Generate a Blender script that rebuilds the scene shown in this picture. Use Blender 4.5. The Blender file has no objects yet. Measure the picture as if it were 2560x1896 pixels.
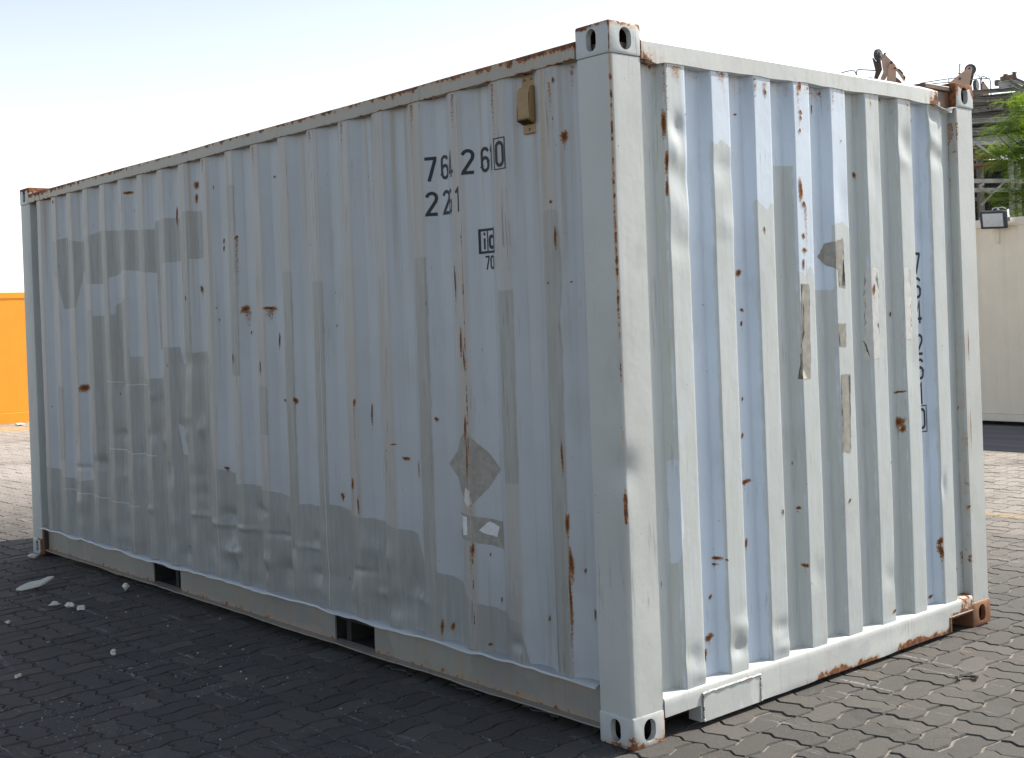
import bpy, bmesh, math, random
import numpy as np
from mathutils import Vector, Matrix

random.seed(7)
rng = np.random.default_rng(11)
scene = bpy.context.scene
COL = scene.collection
R = math.radians

# ----------------------------------------------------------------------------- camera
CAM = Vector((3.1589, -3.0832, 1.5479))
RV = Vector((0.66715, 0.744039, -0.036292))
UV_ = Vector((0.020652, 0.030226, 0.99933))
FV = Vector((-0.744637, 0.667452, -0.0048))
camd = bpy.data.cameras.new('camera')
cam = bpy.data.objects.new('camera', camd)
COL.objects.link(cam)
camd.sensor_fit = 'HORIZONTAL'
camd.sensor_width = 36.0
camd.lens = 36.0 * 3129.18 / 2560.0
camd.shift_x = -134.2 / 2560.0
camd.shift_y = -141.3 / 2560.0
camd.clip_start = 0.05
camd.clip_end = 3000
m = Matrix.Identity(4)
for i in range(3):
    m[i][0] = RV[i]; m[i][1] = UV_[i]; m[i][2] = -FV[i]; m[i][3] = CAM[i]
cam.matrix_world = m
scene.camera = cam

# ----------------------------------------------------------------------------- light
SUN_AZ = 17.0      # degrees from +Y towards +X
SUN_EL = 45.0
HAZE_FALL, HAZE_BASE, HAZE_SUN = 4.2, 10.0, 17.0
world = bpy.data.worlds.new('World')
scene.world = world
world.use_nodes = True
wn = world.node_tree
wn.nodes.clear()
wo = wn.nodes.new('ShaderNodeOutputWorld')
bg = wn.nodes.new('ShaderNodeBackground')
sky = wn.nodes.new('ShaderNodeTexSky')
sky.sky_type = 'NISHITA'
sky.sun_disc = False
sky.sun_elevation = R(SUN_EL)
sky.sun_rotation = R(SUN_AZ)
sky.altitude = 0
sky.air_density = 1.0
sky.dust_density = 1.5
sky.ozone_density = 1.0
bg.inputs['Strength'].default_value = 0.075
# dusty Gulf haze: pale towards the horizon all round, brighter towards the sun
tc = wn.nodes.new('ShaderNodeTexCoord')
sx = wn.nodes.new('ShaderNodeSeparateXYZ'); wn.links.new(tc.outputs['Generated'], sx.inputs[0])
def wm(op, a, b=0.0):
    k = wn.nodes.new('ShaderNodeMath'); k.operation = op
    for q, i in ((a, 0), (b, 1)):
        if isinstance(q, bpy.types.NodeSocket): wn.links.new(q, k.inputs[i])
        else: k.inputs[i].default_value = q
    return k.outputs[0]
vd = wn.nodes.new('ShaderNodeVectorMath'); vd.operation = 'DOT_PRODUCT'
wn.links.new(tc.outputs['Generated'], vd.inputs[0])
vd.inputs[1].default_value = (math.sin(R(SUN_AZ)) * math.cos(R(SUN_EL)), math.cos(R(SUN_AZ)) * math.cos(R(SUN_EL)), math.sin(R(SUN_EL)))
elev = wm('MAXIMUM', sx.outputs['Z'], 0.0)
band = wm('EXPONENT', wm('MULTIPLY', elev, -HAZE_FALL))
glow = wm('ADD', HAZE_BASE, wm('MULTIPLY', wm('POWER', wm('MAXIMUM', vd.outputs['Value'], 0.0), 2.0), HAZE_SUN))
hz = wm('MULTIPLY', band, glow)
hc = wn.nodes.new('ShaderNodeVectorMath'); hc.operation = 'SCALE'
hc.inputs[0].default_value = (1.0, 0.985, 0.955); wn.links.new(hz, hc.inputs['Scale'])
va = wn.nodes.new('ShaderNodeVectorMath'); va.operation = 'ADD'
wn.links.new(sky.outputs['Color'], va.inputs[0]); wn.links.new(hc.outputs[0], va.inputs[1])
wn.links.new(va.outputs[0], bg.inputs['Color'])
wn.links.new(bg.outputs['Background'], wo.inputs['Surface'])

sund = bpy.data.lights.new('sun', 'SUN')
sund.energy = 4.8
sund.angle = R(0.55)
sund.color = (1.0, 0.94, 0.85)
sun = bpy.data.objects.new('sun', sund)
COL.objects.link(sun)
sdir = Vector((math.sin(R(SUN_AZ)) * math.cos(R(SUN_EL)), math.cos(R(SUN_AZ)) * math.cos(R(SUN_EL)), math.sin(R(SUN_EL))))
sun.location = (10, 30, 40)
sun.rotation_euler = sdir.to_track_quat('Z', 'Y').to_euler()

vs = scene.view_settings
vs.view_transform = 'Standard'
vs.look = 'None'
vs.gamma = 1.0
vs.exposure = 0.75
try:
    vs.use_curve_mapping = False
except Exception:
    pass

# ----------------------------------------------------------------------------- node helper
class N:
    def __init__(s, name):
        s.mat = bpy.data.materials.new(name)
        s.mat.use_nodes = True
        s.t = s.mat.node_tree
        s.t.nodes.clear()
        s.out = s.n('OutputMaterial')
        s.b = s.n('BsdfPrincipled')
        s.t.links.new(s.b.outputs[0], s.out.inputs[0])
    def n(s, k):
        return s.t.nodes.new('ShaderNode' + k)
    def l(s, v, inp):
        if isinstance(v, bpy.types.NodeSocket):
            s.t.links.new(v, inp)
        elif isinstance(v, (tuple, list)):
            inp.default_value = tuple(v) + ((1.0,) if len(v) == 3 and inp.type == 'RGBA' else ())
        else:
            inp.default_value = v
    def obj(s):
        return s.n('TexCoord').outputs['Object']
    def pos(s):
        return s.n('NewGeometry').outputs['Position']
    def mapv(s, v, sc=(1, 1, 1), loc=(0, 0, 0)):
        k = s.n('Mapping'); s.l(v, k.inputs['Vector'])
        k.inputs['Scale'].default_value = sc; k.inputs['Location'].default_value = loc
        return k.outputs[0]
    def noise(s, v, scale, detail=3.0, rough=0.55, dist=0.0):
        k = s.n('TexNoise'); s.l(v, k.inputs['Vector'])
        k.inputs['Scale'].default_value = scale; k.inputs['Detail'].default_value = detail
        k.inputs['Roughness'].default_value = rough; k.inputs['Distortion'].default_value = dist
        return k.outputs[0]
    def m(s, op, a, b=0.0, clamp=False):
        k = s.n('Math'); k.operation = op; k.use_clamp = clamp
        s.l(a, k.inputs[0]); s.l(b, k.inputs[1])
        return k.outputs[0]
    def sm(s, v, lo, hi, a=0.0, b=1.0):
        k = s.n('MapRange'); k.interpolation_type = 'SMOOTHSTEP'
        s.l(v, k.inputs[0])
        k.inputs[1].default_value = lo; k.inputs[2].default_value = hi
        k.inputs[3].default_value = a; k.inputs[4].default_value = b
        return k.outputs[0]
    def mix(s, f, a, b, mode='MIX'):
        k = s.n('Mix'); k.data_type = 'RGBA'; k.blend_type = mode
        s.l(f, k.inputs[0]); s.l(a, k.inputs[6]); s.l(b, k.inputs[7])
        return k.outputs[2]
    def attr(s, name):
        k = s.n('Attribute'); k.attribute_name = name
        return k.outputs['Fac']
    def sep(s, v):
        k = s.n('SeparateXYZ'); s.l(v, k.inputs[0]); return k.outputs
    def ramp(s, f, stops):
        k = s.n('ValToRGB'); s.l(f, k.inputs[0])
        e = k.color_ramp.elements
        while len(e) < len(stops): e.new(0.5)
        for q, (p, c) in zip(e, stops):
            q.position = p; q.color = tuple(c) + (1.0,)
        return k.outputs[0]
    def bump(s, h, strength=0.2, dist=0.01):
        k = s.n('Bump'); s.l(h, k.inputs['Height'])
        k.inputs['Strength'].default_value = strength; k.inputs['Distance'].default_value = dist
        s.t.links.new(k.outputs[0], s.b.inputs['Normal'])
    def fin(s, col, rough=0.5, metal=0.0, spec=0.5):
        s.l(col, s.b.inputs['Base Color']); s.l(rough, s.b.inputs['Roughness'])
        s.b.inputs['Metallic'].default_value = metal
        s.b.inputs['Specular IOR Level'].default_value = spec
        return s.mat

RUST_D = (0.055, 0.022, 0.012)
RUST_M = (0.16, 0.060, 0.022)
RUST_O = (0.36, 0.150, 0.045)

def rust_col(k, v):
    f = k.noise(v, 38.0, 5.0, 0.65)
    return k.ramp(f, [(0.30, RUST_D), (0.5, RUST_M), (0.72, RUST_O)])

def paint(name, base, other=None, use_patch=False, streak=0.35, spots=0.62, grads=(), rough=0.38,
          scratch=0.5, wear=True, rib=False, runs=None, wob=0.035, chip=(0.05, 0.03, 0.022)):
    """Weathered coat of paint on steel: two coats, run-off streaks, scratches, chips and rust."""
    k = N(name)
    v = k.obj()
    big = k.noise(v, 1.7, 3.0)
    fine = k.noise(v, 55.0, 4.0)
    col = k.mix(k.sm(big, 0.3, 0.7), tuple(c * 0.93 for c in base), tuple(min(1, c * 1.05) for c in base))
    if other:
        if use_patch:
            pa = k.attr('patch')
            wob = k.m('MULTIPLY', k.m('SUBTRACT', k.noise(k.mapv(v, (1, 1, 0.6)), 26.0, 3.0), 0.5), wob)
            pm = k.sm(k.m('ADD', pa, wob), -0.0025, 0.0025)
            thin = k.sm(k.noise(k.mapv(v, (9, 9, 1.0)), 5.0, 4.0), 0.30, 0.62, 0.72, 1.0)
            pm = k.m('MULTIPLY', pm, thin)
        else:
            pm = k.sm(k.noise(v, 2.6, 3.0, 0.5, 0.6), 0.49, 0.53)
        col = k.mix(pm, col, other)
    if rib:
        ra = k.attr('rib')
        rd = k.m('MULTIPLY', ra, k.sm(k.noise(k.mapv(v, (6, 6, 0.8)), 1.6, 4.0, 0.65), 0.28, 0.58, 0.40, 0.95))
        if use_patch: rd = k.m('MULTIPLY', rd, k.m('SUBTRACT', 1.0, k.m('MULTIPLY', pm, 0.85)))
        col = k.mix(rd, col, (0.355, 0.335, 0.31))
    # vertical run-off dirt
    sv = k.mapv(v, (34, 34, 0.9))
    st = k.noise(sv, 1.0, 4.0, 0.6)
    dirt = k.m('MULTIPLY', k.sm(st, 0.52, 0.78), k.sm(k.noise(v, 1.1, 2.0), 0.35, 0.65))
    col = k.mix(k.m('MULTIPLY', dirt, streak), col, (0.23, 0.20, 0.15))
    if runs:
        zc = k.sep(v)
        rm = k.m('MULTIPLY', k.sm(k.noise(k.mapv(v, (19, 19, 0.35), (1.3, 0, 0)), 1.0, 3.0, 0.55), 0.53, 0.70), k.sm(zc[2], runs[0], runs[1], runs[2], 1.0))
        col = k.mix(k.m('MULTIPLY', rm, 0.60), col, (0.30, 0.225, 0.12))
        mud = k.m('MULTIPLY', k.sm(k.noise(k.mapv(v, (2.2, 2.2, 1.2)), 1.0, 4.0, 0.65), 0.46, 0.68), k.sm(zc[2], 0.9, 0.25))
        col = k.mix(k.m('MULTIPLY', mud, 0.45), col, (0.20, 0.195, 0.185))
    grime = k.m('MULTIPLY', k.sm(k.noise(k.mapv(v, (1, 1, 0.45)), 6.0, 5.0, 0.65), 0.52, 0.78), 0.22)
    col = k.mix(grime, col, (0.20, 0.195, 0.19))
    # fine vertical scratches and dashes
    if scratch > 0:
        sc = k.noise(k.mapv(v, (105, 105, 4.5)), 1.0, 2.0, 0.5)
        sg = k.sm(k.noise(v, 3.1, 2.0), 0.50, 0.66)
        if rib: sg = k.m('ADD', k.m('MULTIPLY', sg, 0.4), k.m('MULTIPLY', k.attr('rib'), k.sm(k.noise(v, 2.2, 3.0), 0.46, 0.60)), True)
        sm_ = k.m('MULTIPLY', k.sm(sc, 0.635, 0.67), sg)
        col = k.mix(k.m('MULTIPLY', sm_, scratch), col, (0.09, 0.075, 0.065))
        hs = k.noise(k.mapv(v, (7, 7, 260), (3.1, 1.7, 0)), 1.0, 1.0, 0.4)
        hm = k.m('MULTIPLY', k.sm(hs, 0.68, 0.73), sg)
        col = k.mix(k.m('MULTIPLY', hm, scratch * 0.35), col, (0.14, 0.14, 0.14))
    # rust: bias from attributes and gradients
    z = k.sep(v)
    bias = k.m('MULTIPLY', k.attr('wear'), 1.6) if wear else 0.0
    for (ax, lo, hi, w) in grads:
        bias = k.m('ADD', bias, k.sm(z['xyz'.index(ax)], lo, hi, 0.0, w * 1.6))
    rn = k.noise(v, 21.0, 6.0, 0.68)
    rs = k.noise(k.mapv(v, (42, 42, 1.6)), 1.0, 3.0, 0.6)
    rsum = k.m('ADD', rn, bias)
    halo = k.sm(k.m('ADD', k.m('ADD', k.m('MULTIPLY', rs, 0.5), k.m('MULTIPLY', rn, 0.5)), bias), spots + 0.02, spots + 0.26)
    col = k.mix(k.m('MULTIPLY', halo, 0.75), col, (0.40, 0.22, 0.10))
    core = k.sm(rsum, spots + 0.17, spots + 0.24)
    col = k.mix(core, col, rust_col(k, v))
    # tiny chips
    ch = k.sm(k.noise(v, 95.0, 2.0), 0.745, 0.765)
    col = k.mix(k.m('MULTIPLY', ch, k.sm(k.noise(v, 4.0, 1.0), 0.47, 0.56)), col, chip)
    rgh = k.m('ADD', k.m('MULTIPLY', core, 0.45), k.m('ADD', rough, k.m('MULTIPLY', big, 0.12)))
    hgt = k.m('ADD', k.m('MULTIPLY', fine, 0.25), k.m('ADD', k.m('MULTIPLY', k.noise(v, 9.0, 2.0), 1.0), k.m('MULTIPLY', core, -0.15)))
    k.bump(hgt, 0.16, 0.012)
    return k.fin(col, rgh)

def plain(name, col, rough=0.6, var=0.12, scale=14.0, metal=0.0, bump=0.15, spec=0.4):
    k = N(name); v = k.obj()
    f = k.noise(v, scale, 4.0, 0.6)
    c = k.mix(k.sm(f, 0.3, 0.7), tuple(x * (1 - var) for x in col), tuple(min(1, x * (1 + var)) for x in col))
    k.bump(f, bump, 0.01)
    return k.fin(c, rough, metal, spec)

BLUE = (0.525, 0.60, 0.68)
GREY = (0.44, 0.468, 0.452)
M = {}
M['long'] = paint('blue_grey_panel_paint', (0.395, 0.425, 0.448), (0.262, 0.270, 0.255), use_patch=True, rib=True, runs=(1.55, 2.47, 0.10), wob=0.014, streak=0.5, spots=0.66,
                  grads=[('z', 2.30, 2.50, 0.09)])
M['end'] = paint('end_panel_paint', BLUE, GREY, use_patch=True, streak=0.12, spots=0.655, scratch=0.3, wob=0.012, grads=[('z', 2.28, 2.46, 0.135)])
M['post'] = paint('post_paint', (0.435, 0.455, 0.438), None, streak=0.15, spots=0.70, scratch=0.35)
M['toprail_l'] = paint('rusty_rail_paint', (0.31, 0.295, 0.25), None, streak=0.8, spots=0.555, scratch=0.2, grads=[('z', 2.495, 2.545, 0.19), ('z', 2.49, 2.475, 0.14)])
M['toprail_e'] = paint('cream_rail_paint', (0.54, 0.555, 0.53), None, streak=0.4, spots=0.65, scratch=0.2)
M['botrail_e'] = paint('lower_end_rail_paint', (0.50, 0.515, 0.495), (0.44, 0.46, 0.445), streak=0.25, spots=0.67, scratch=0.25)
M['botrail_l'] = paint('lower_side_rail_paint', (0.265, 0.257, 0.225), (0.235, 0.23, 0.205), runs=(0.0, 0.20, 0.6), streak=0.6, spots=0.600, scratch=0.15, grads=[('z', 0.09, 0.05, 0.10)])
M['lip'] = paint('flange_paint', (0.42, 0.44, 0.45), None, streak=0.1, spots=0.70, scratch=0.2)
M['cast'] = paint('casting_paint', (0.43, 0.455, 0.45), None, streak=0.15, spots=0.68, scratch=0.25)
M['cast_top'] = paint('worn_casting_paint', (0.43, 0.455, 0.45), None, streak=0.15, spots=0.66, scratch=0.4, grads=[('z', 2.548, 2.588, 0.25), ('y', -1.085, -1.055, 0.15)], chip=(0.03, 0.022, 0.02))
M['cast_rust'] = paint('rusty_casting_paint', (0.20, 0.09, 0.045), (0.30, 0.15, 0.07), streak=0.2, spots=0.55, scratch=0.1)
M['rustplate'] = paint('bare_rusty_plate', (0.060, 0.027, 0.015), (0.115, 0.052, 0.022), streak=0.15, spots=0.5, scratch=0.0)
M['dark'] = plain('dark_rusty_cavity', (0.035, 0.022, 0.018), 0.9)
M['under'] = plain('underside_steel', (0.022, 0.020, 0.018), 0.9)
M['black'] = plain('black_lettering', (0.012, 0.013, 0.016), 0.55, 0.2)
M['weldrust'] = paint('rusty_weld_paint', (0.48, 0.49, 0.47), None, streak=0.2, spots=0.46, scratch=0.0)
M['weld'] = paint('weld_paint', (0.43, 0.44, 0.43), None, streak=0.3, spots=0.60, scratch=0.0)
M['darkpatch'] = plain('old_sticker_glue', (0.275, 0.262, 0.23), 0.6, 0.15, 30.0)
M['palepatch'] = plain('pale_touch_up_paint', (0.53, 0.53, 0.51), 0.5, 0.05, 30.0)
M['white_scrap'] = plain('white_sticker_scrap', (0.60, 0.61, 0.62), 0.4, 0.08, 60.0)
M['vent'] = plain('tan_plastic', (0.30, 0.195, 0.085), 0.5, 0.08, 40.0)
M['ventdark'] = plain('vent_hole', (0.03, 0.022, 0.012), 0.8)
M['steel'] = plain('dull_zinc', (0.18, 0.17, 0.15), 0.45, 0.2, 60.0, 0.4)

def rust_decal_mat():
    k = N('rust_stain')
    v = k.obj()
    a = k.attr('a')
    n = k.noise(v, 130.0, 5.0, 0.7)
    f = k.m('ADD', a, k.m('MULTIPLY', k.m('SUBTRACT', n, 0.5), 1.5))
    col = k.ramp(f, [(0.15, (0.42, 0.25, 0.11)), (0.45, (0.34, 0.145, 0.040)), (0.8, (0.22, 0.082, 0.024)), (1.0, (0.09, 0.038, 0.018))])
    al = k.sm(f, 0.18, 0.70)
    k.l(al, k.b.inputs['Alpha'])
    return k.fin(col, 0.85, 0.0, 0.2)
M['rust'] = rust_decal_mat()

# ----------------------------------------------------------------------------- object helpers
def tag(o, label=None, cat=None, group=None, kind=None):
    if label: o['label'] = label
    if cat: o['category'] = cat
    if group: o['group'] = group
    if kind: o['kind'] = kind
    return o

def empty(name, loc=(0, 0, 0), label=None, cat=None, group=None, kind=None):
    o = bpy.data.objects.new(name, None)
    COL.objects.link(o)
    o.location = loc
    o.empty_display_size = 0.2
    return tag(o, label, cat, group, kind)

def root_loc(p):
    v = Vector((0, 0, 0))
    while p is not None:
        v += Vector(p.location); p = p.parent
    return v

def link(name, me, mat, parent=None):
    o = bpy.data.objects.new(name, me)
    COL.objects.link(o)
    if mat is not None:
        for q in (mat if isinstance(mat, (list, tuple)) else [mat]):
            me.materials.append(q)
    if parent is not None:
        o.parent = parent
    return o

def finish(me, smooth=None):
    if smooth:
        me.polygons.foreach_set('use_smooth', np.ones(len(me.polygons), dtype=bool))
        if smooth < 179:
            me.set_sharp_from_angle(angle=R(smooth))
    me.update()

def from_np(name, V, F, mat, parent=None, smooth=None, attrs=None, own_origin=False):
    """World-space verts; the object keeps its parent's origin, or gets one at its own base."""
    V = np.asarray(V, dtype=float)
    off = np.array(root_loc(parent)) if parent is not None else np.zeros(3)
    loc = None
    if own_origin and parent is None:
        loc = np.array([V[:, 0].mean(), V[:, 1].mean(), V[:, 2].min()]); off = loc
    me = bpy.data.meshes.new(name)
    me.from_pydata((V - off).tolist(), [], [list(map(int, f)) for f in F])
    if attrs:
        for an, arr in attrs.items():
            at = me.attributes.new(an, 'FLOAT', 'POINT')
            at.data.foreach_set('value', np.asarray(arr, dtype=np.float32))
    finish(me, smooth)
    o = link(name, me, mat, parent)
    if loc is not None: o.location = loc
    return o

def from_bm(name, bm, mat, parent=None, smooth=None, own_origin=False, recalc=True):
    if recalc: bmesh.ops.recalc_face_normals(bm, faces=bm.faces[:])
    off = root_loc(parent) if parent is not None else Vector((0, 0, 0))
    loc = None
    if own_origin and parent is None:
        c = [v.co for v in bm.verts]
        loc = Vector((sum(p.x for p in c) / len(c), sum(p.y for p in c) / len(c), min(p.z for p in c))); off = loc
    for v in bm.verts: v.co -= off
    me = bpy.data.meshes.new(name)
    bm.to_mesh(me); bm.free()
    finish(me, smooth)
    o = link(name, me, mat, parent)
    if loc is not None: o.location = loc
    return o

def box(bm, lo, hi, bev=0.0, seg=1, mat=None):
    lo = Vector(lo); hi = Vector(hi)
    vs_ = []
    for z in (lo.z, hi.z):
        for (x, y) in ((lo.x, lo.y), (hi.x, lo.y), (hi.x, hi.y), (lo.x, hi.y)):
            vs_.append(bm.verts.new((x, y, z)))
    fs = []
    for q in ((3, 2, 1, 0), (4, 5, 6, 7), (0, 1, 5, 4), (1, 2, 6, 5), (2, 3, 7, 6), (3, 0, 4, 7)):
        fs.append(bm.faces.new([vs_[i] for i in q]))
    if mat is not None:
        for v in vs_: v.co = mat @ v.co
    if bev > 0:
        es = list({e for f in fs for e in f.edges})
        bmesh.ops.bevel(bm, geom=es, offset=bev, segments=seg, affect='EDGES', profile=0.5)

def beam(bm, p, q, w, h, up=(0, 0, 1), bev=0.0):
    """Rectangular bar from p to q."""
    p = Vector(p); q = Vector(q); d = q - p; L = d.length; d.normalize()
    s = d.cross(Vector(up))
    if s.length < 1e-4: s = d.cross(Vector((1, 0, 0)))
    s.normalize(); u = s.cross(d)
    mt = Matrix(((d.x, s.x, u.x, p.x), (d.y, s.y, u.y, p.y), (d.z, s.z, u.z, p.z), (0, 0, 0, 1)))
    box(bm, (0, -w / 2, -h / 2), (L, w / 2, h / 2), bev, 1, mt)

def tube(bm, pts, r, n=8):
    rings = []
    pts = [Vector(p) for p in pts]
    for i, p in enumerate(pts):
        a = pts[max(0, i - 1)]; b = pts[min(len(pts) - 1, i + 1)]
        d = (b - a).normalized()
        s = d.cross(Vector((0, 0, 1)))
        if s.length < 1e-3: s = d.cross(Vector((0, 1, 0)))
        s.normalize(); u = s.cross(d)
        rr = r[i] if isinstance(r, (list, tuple)) else r
        rings.append([bm.verts.new(p + (s * math.cos(t) + u * math.sin(t)) * rr) for t in [2 * math.pi * j / n for j in range(n)]])
    for a, b in zip(rings[:-1], rings[1:]):
        for j in range(n):
            bm.faces.new((a[j], a[(j + 1) % n], b[(j + 1) % n], b[j]))
    bm.faces.new(rings[0][::-1]); bm.faces.new(rings[-1])

def prism(bm, pts, vec):
    """Polygon (3-D points) extruded by vec."""
    vec = Vector(vec)
    a = [bm.verts.new(Vector(p)) for p in pts]
    b = [bm.verts.new(Vector(p) + vec) for p in pts]
    n = len(a)
    bm.faces.new(a[::-1]); bm.faces.new(b)
    for i in range(n):
        bm.faces.new((a[i], a[(i + 1) % n], b[(i + 1) % n], b[i]))

def extrude(prof, ts, fn):
    """Closed 2-D profile swept over stations ts; fn(t, a, b) -> xyz."""
    n = len(prof)
    V = [fn(t, a, b) for t in ts for (a, b) in prof]
    F = []
    for i in range(len(ts) - 1):
        for j in range(n):
            k = (j + 1) % n
            F.append((i * n + j, i * n + k, (i + 1) * n + k, (i + 1) * n + j))
    F.append(tuple(range(n))[::-1]); F.append(tuple((len(ts) - 1) * n + j for j in range(n)))
    return np.array(V), F

def sweep(name, prof, ts, fn, mat, parent, smooth=30, wearfn=None):
    V, F = extrude(prof, ts, fn)
    attrs = None
    if wearfn is not None:
        attrs = {'wear': [wearfn(*p) for p in V]}
    o = from_np(name, V, F, mat, parent, None, attrs)
    bm = bmesh.new(); bm.from_mesh(o.data); bmesh.ops.recalc_face_normals(bm, faces=bm.faces[:]); bm.to_mesh(o.data); bm.free()
    finish(o.data, smooth)
    return o

# smooth value noise in numpy for bends and dents
_g = np.random.default_rng(5).random((64, 64))
def vnoise(x, y):
    x = np.asarray(x, float); y = np.asarray(y, float)
    xi = np.floor(x).astype(int); yi = np.floor(y).astype(int)
    fx = x - xi; fy = y - yi
    fx = fx * fx * (3 - 2 * fx); fy = fy * fy * (3 - 2 * fy)
    a = _g[xi % 64, yi % 64]; b = _g[(xi + 1) % 64, yi % 64]
    c = _g[xi % 64, (yi + 1) % 64]; d = _g[(xi + 1) % 64, (yi + 1) % 64]
    return (a * (1 - fx) + b * fx) * (1 - fy) + (c * (1 - fx) + d * fx) * fy - 0.5

# ============================================================================= GROUND
LEN, WID, HGT = 6.058, 2.438, 2.591
PO = np.array([0.1793, 0.689]); PS = 0.23163; PT = R(2.33)
PA = np.array([math.cos(PT), math.sin(PT)]); PB = np.array([-PA[1], PA[0]])

ground_mat = plain('far_tarmac', (0.13, 0.122, 0.112), 0.9, 0.15, 0.7)
bm = bmesh.new()
box(bm, (-700, -700, -0.60), (700, 700, -0.05))
g = from_bm('ground', bm, ground_mat); tag(g, kind='structure')

def sand_mat():
    k = N('joint_sand'); v = k.pos()
    f = k.noise(v, 60.0, 5.0, 0.7); b = k.noise(v, 1.6, 3.0)
    c = k.mix(k.sm(f, 0.3, 0.7), (0.15, 0.134, 0.115), (0.31, 0.28, 0.245))
    c = k.mix(k.sm(b, 0.45, 0.7), c, (0.07, 0.064, 0.057))
    k.bump(f, 0.6, 0.01)
    return k.fin(c, 0.95, 0, 0.2)

def paver_mat(name, stuff):
    k = N(name); v = k.pos()
    x, y, z = k.sep(v)
    if stuff:
        rnd = k.attr('rnd')
    else:
        rnd = k.n('ObjectInfo').outputs['Random']
    c = k.ramp(rnd, [(0.0, (0.040, 0.038, 0.036)), (0.3, (0.060, 0.055, 0.049)), (0.65, (0.053, 0.051, 0.049)), (0.9, (0.080, 0.073, 0.063)), (1.0, (0.098, 0.091, 0.080))])
    big = k.noise(v, 1.3, 4.0, 0.6)
    c = k.mix(k.m('MULTIPLY', k.sm(big, 0.45, 0.72), 0.55), c, (0.0516, 0.0524, 0.0546))
    c = k.mix(k.m('MULTIPLY', k.sm(k.noise(v, 5.0, 5.0, 0.7), 0.50, 0.74), 0.5), c, (0.0898, 0.0793, 0.0666))
    c = k.mix(k.m('MULTIPLY', k.sm(k.noise(v, 0.7, 3.0, 0.6), 0.42, 0.60), 0.5), c, k.mix(0.5, c, (0.085, 0.072, 0.055)))
    c = k.mix(k.m('MULTIPLY', k.sm(k.noise(v, 3.6, 2.0, 0.5, 1.0), 0.63, 0.70), 0.6), c, (0.026, 0.025, 0.025))
    agg = k.noise(v, 240.0, 3.0, 0.7)
    c = k.mix(k.m('MULTIPLY', k.sm(agg, 0.50, 0.68), 0.75), c, (0.1309, 0.1235, 0.1122))
    c = k.mix(k.m('MULTIPLY', k.sm(agg, 0.47, 0.33), 0.75), c, (0.032, 0.030, 0.029))
    # tyre-dark and orange-pink scuffs
    sc = k.noise(k.mapv(v, (3.2, 14, 1), (2, 5, 0)), 1.0, 3.0, 0.6)
    c = k.mix(k.m('MULTIPLY', k.sm(sc, 0.66, 0.74), 0.55), c, (0.25, 0.155, 0.09))
    dk = k.noise(v, 2.3, 3.0, 0.5)
    c = k.mix(k.m('MULTIPLY', k.sm(dk, 0.60, 0.72), 0.5), c, (0.036, 0.035, 0.035))
    # white paint flecks spilled in front of the long wall
    fl = k.noise(v, 46.0, 3.0, 0.6)
    reg = k.m('MULTIPLY', k.sm(y, 0.0, -0.35), k.sm(k.noise(v, 1.9, 2.0), 0.48, 0.58))
    c = k.mix(k.m('MULTIPLY', k.sm(fl, 0.655, 0.68), reg), c, (0.52, 0.53, 0.54))
    drag = k.noise(k.mapv(v, (0.9, 13, 1), (0.3, 0.1, 0)), 1.0, 4.0, 0.7)
    c = k.mix(k.m('MULTIPLY', k.m('MULTIPLY', k.sm(drag, 0.61, 0.68), k.sm(k.noise(v, 75.0, 2.0), 0.35, 0.6)), 0.65), c, (0.36, 0.355, 0.35))
    # paving mixed paler, in patches, towards the far yard
    pale_x = k.m('MULTIPLY', k.sm(x, -6.0, -12.0), k.sm(k.noise(v, 0.9, 4.0, 0.6), 0.22, 0.6, 0.5, 1.0))
    c = k.mix(pale_x, c, (0.36, 0.32, 0.285))
    pale_y = k.m('MULTIPLY', k.sm(y, 2.6, 6.5), k.sm(k.noise(v, 1.6, 4.0, 0.6), 0.3, 0.6, 0.45, 0.9))
    c = k.mix(pale_y, c, (0.33, 0.295, 0.255))
    # worn yellow lines
    worn = k.sm(k.noise(v, 18.0, 4.0, 0.65), 0.36, 0.56)
    l1 = k.m('MULTIPLY', k.m('LESS_THAN', k.m('ABSOLUTE', k.m('SUBTRACT', y, 5.26)), 0.055), worn)
    l2 = k.m('MULTIPLY', k.m('LESS_THAN', k.m('ABSOLUTE', k.m('SUBTRACT', y, 8.76)), 0.09), worn)
    l3 = k.m('MULTIPLY', k.m('LESS_THAN', k.m('ABSOLUTE', k.m('ADD', x, 18.6)), 0.5), k.sm(k.noise(v, 3.0, 4.0, 0.65), 0.3, 0.5))
    lm = k.m('MAXIMUM', k.m('MAXIMUM', l1, l2), l3)
    c = k.mix(k.m('MULTIPLY', lm, 0.65), c, (0.50, 0.33, 0.12))
    k.bump(k.m('ADD', k.m('MULTIPLY', agg, 1.0), k.m('MULTIPLY', k.noise(v, 28.0, 3.0), 0.8)), 0.5, 0.006)
    return k.fin(c, 0.72, 0.0, 0.42)

M['sand'] = sand_mat()
M['paver'] = paver_mat('concrete_paver', False)
M['paver_far'] = paver_mat('concrete_paver_field', True)

PX0, PX1, PY0, PY1 = -21.5, 4.2, -4.6, 8.87
bm = bmesh.new()
box(bm, (PX0 - 0.1, PY0 - 0.1, -0.045), (PX1 + 0.1, PY1, -0.0072))
pavement = from_bm('pavement', bm, M['sand']); tag(pavement, kind='structure')

def wv_a(u):          # sideways wave of joints running along PA, u in joint lengths
    f = u % 0.5 / 0.5
    return np.interp(f, [0, 0.34, 0.66, 1.0], [0, 0.0115, -0.0115, 0])
def wv_b(t):
    return np.interp(t % 1.0, [0, 0.36, 0.64, 1.0], [0, 0.0105, -0.0125, 0])

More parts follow.
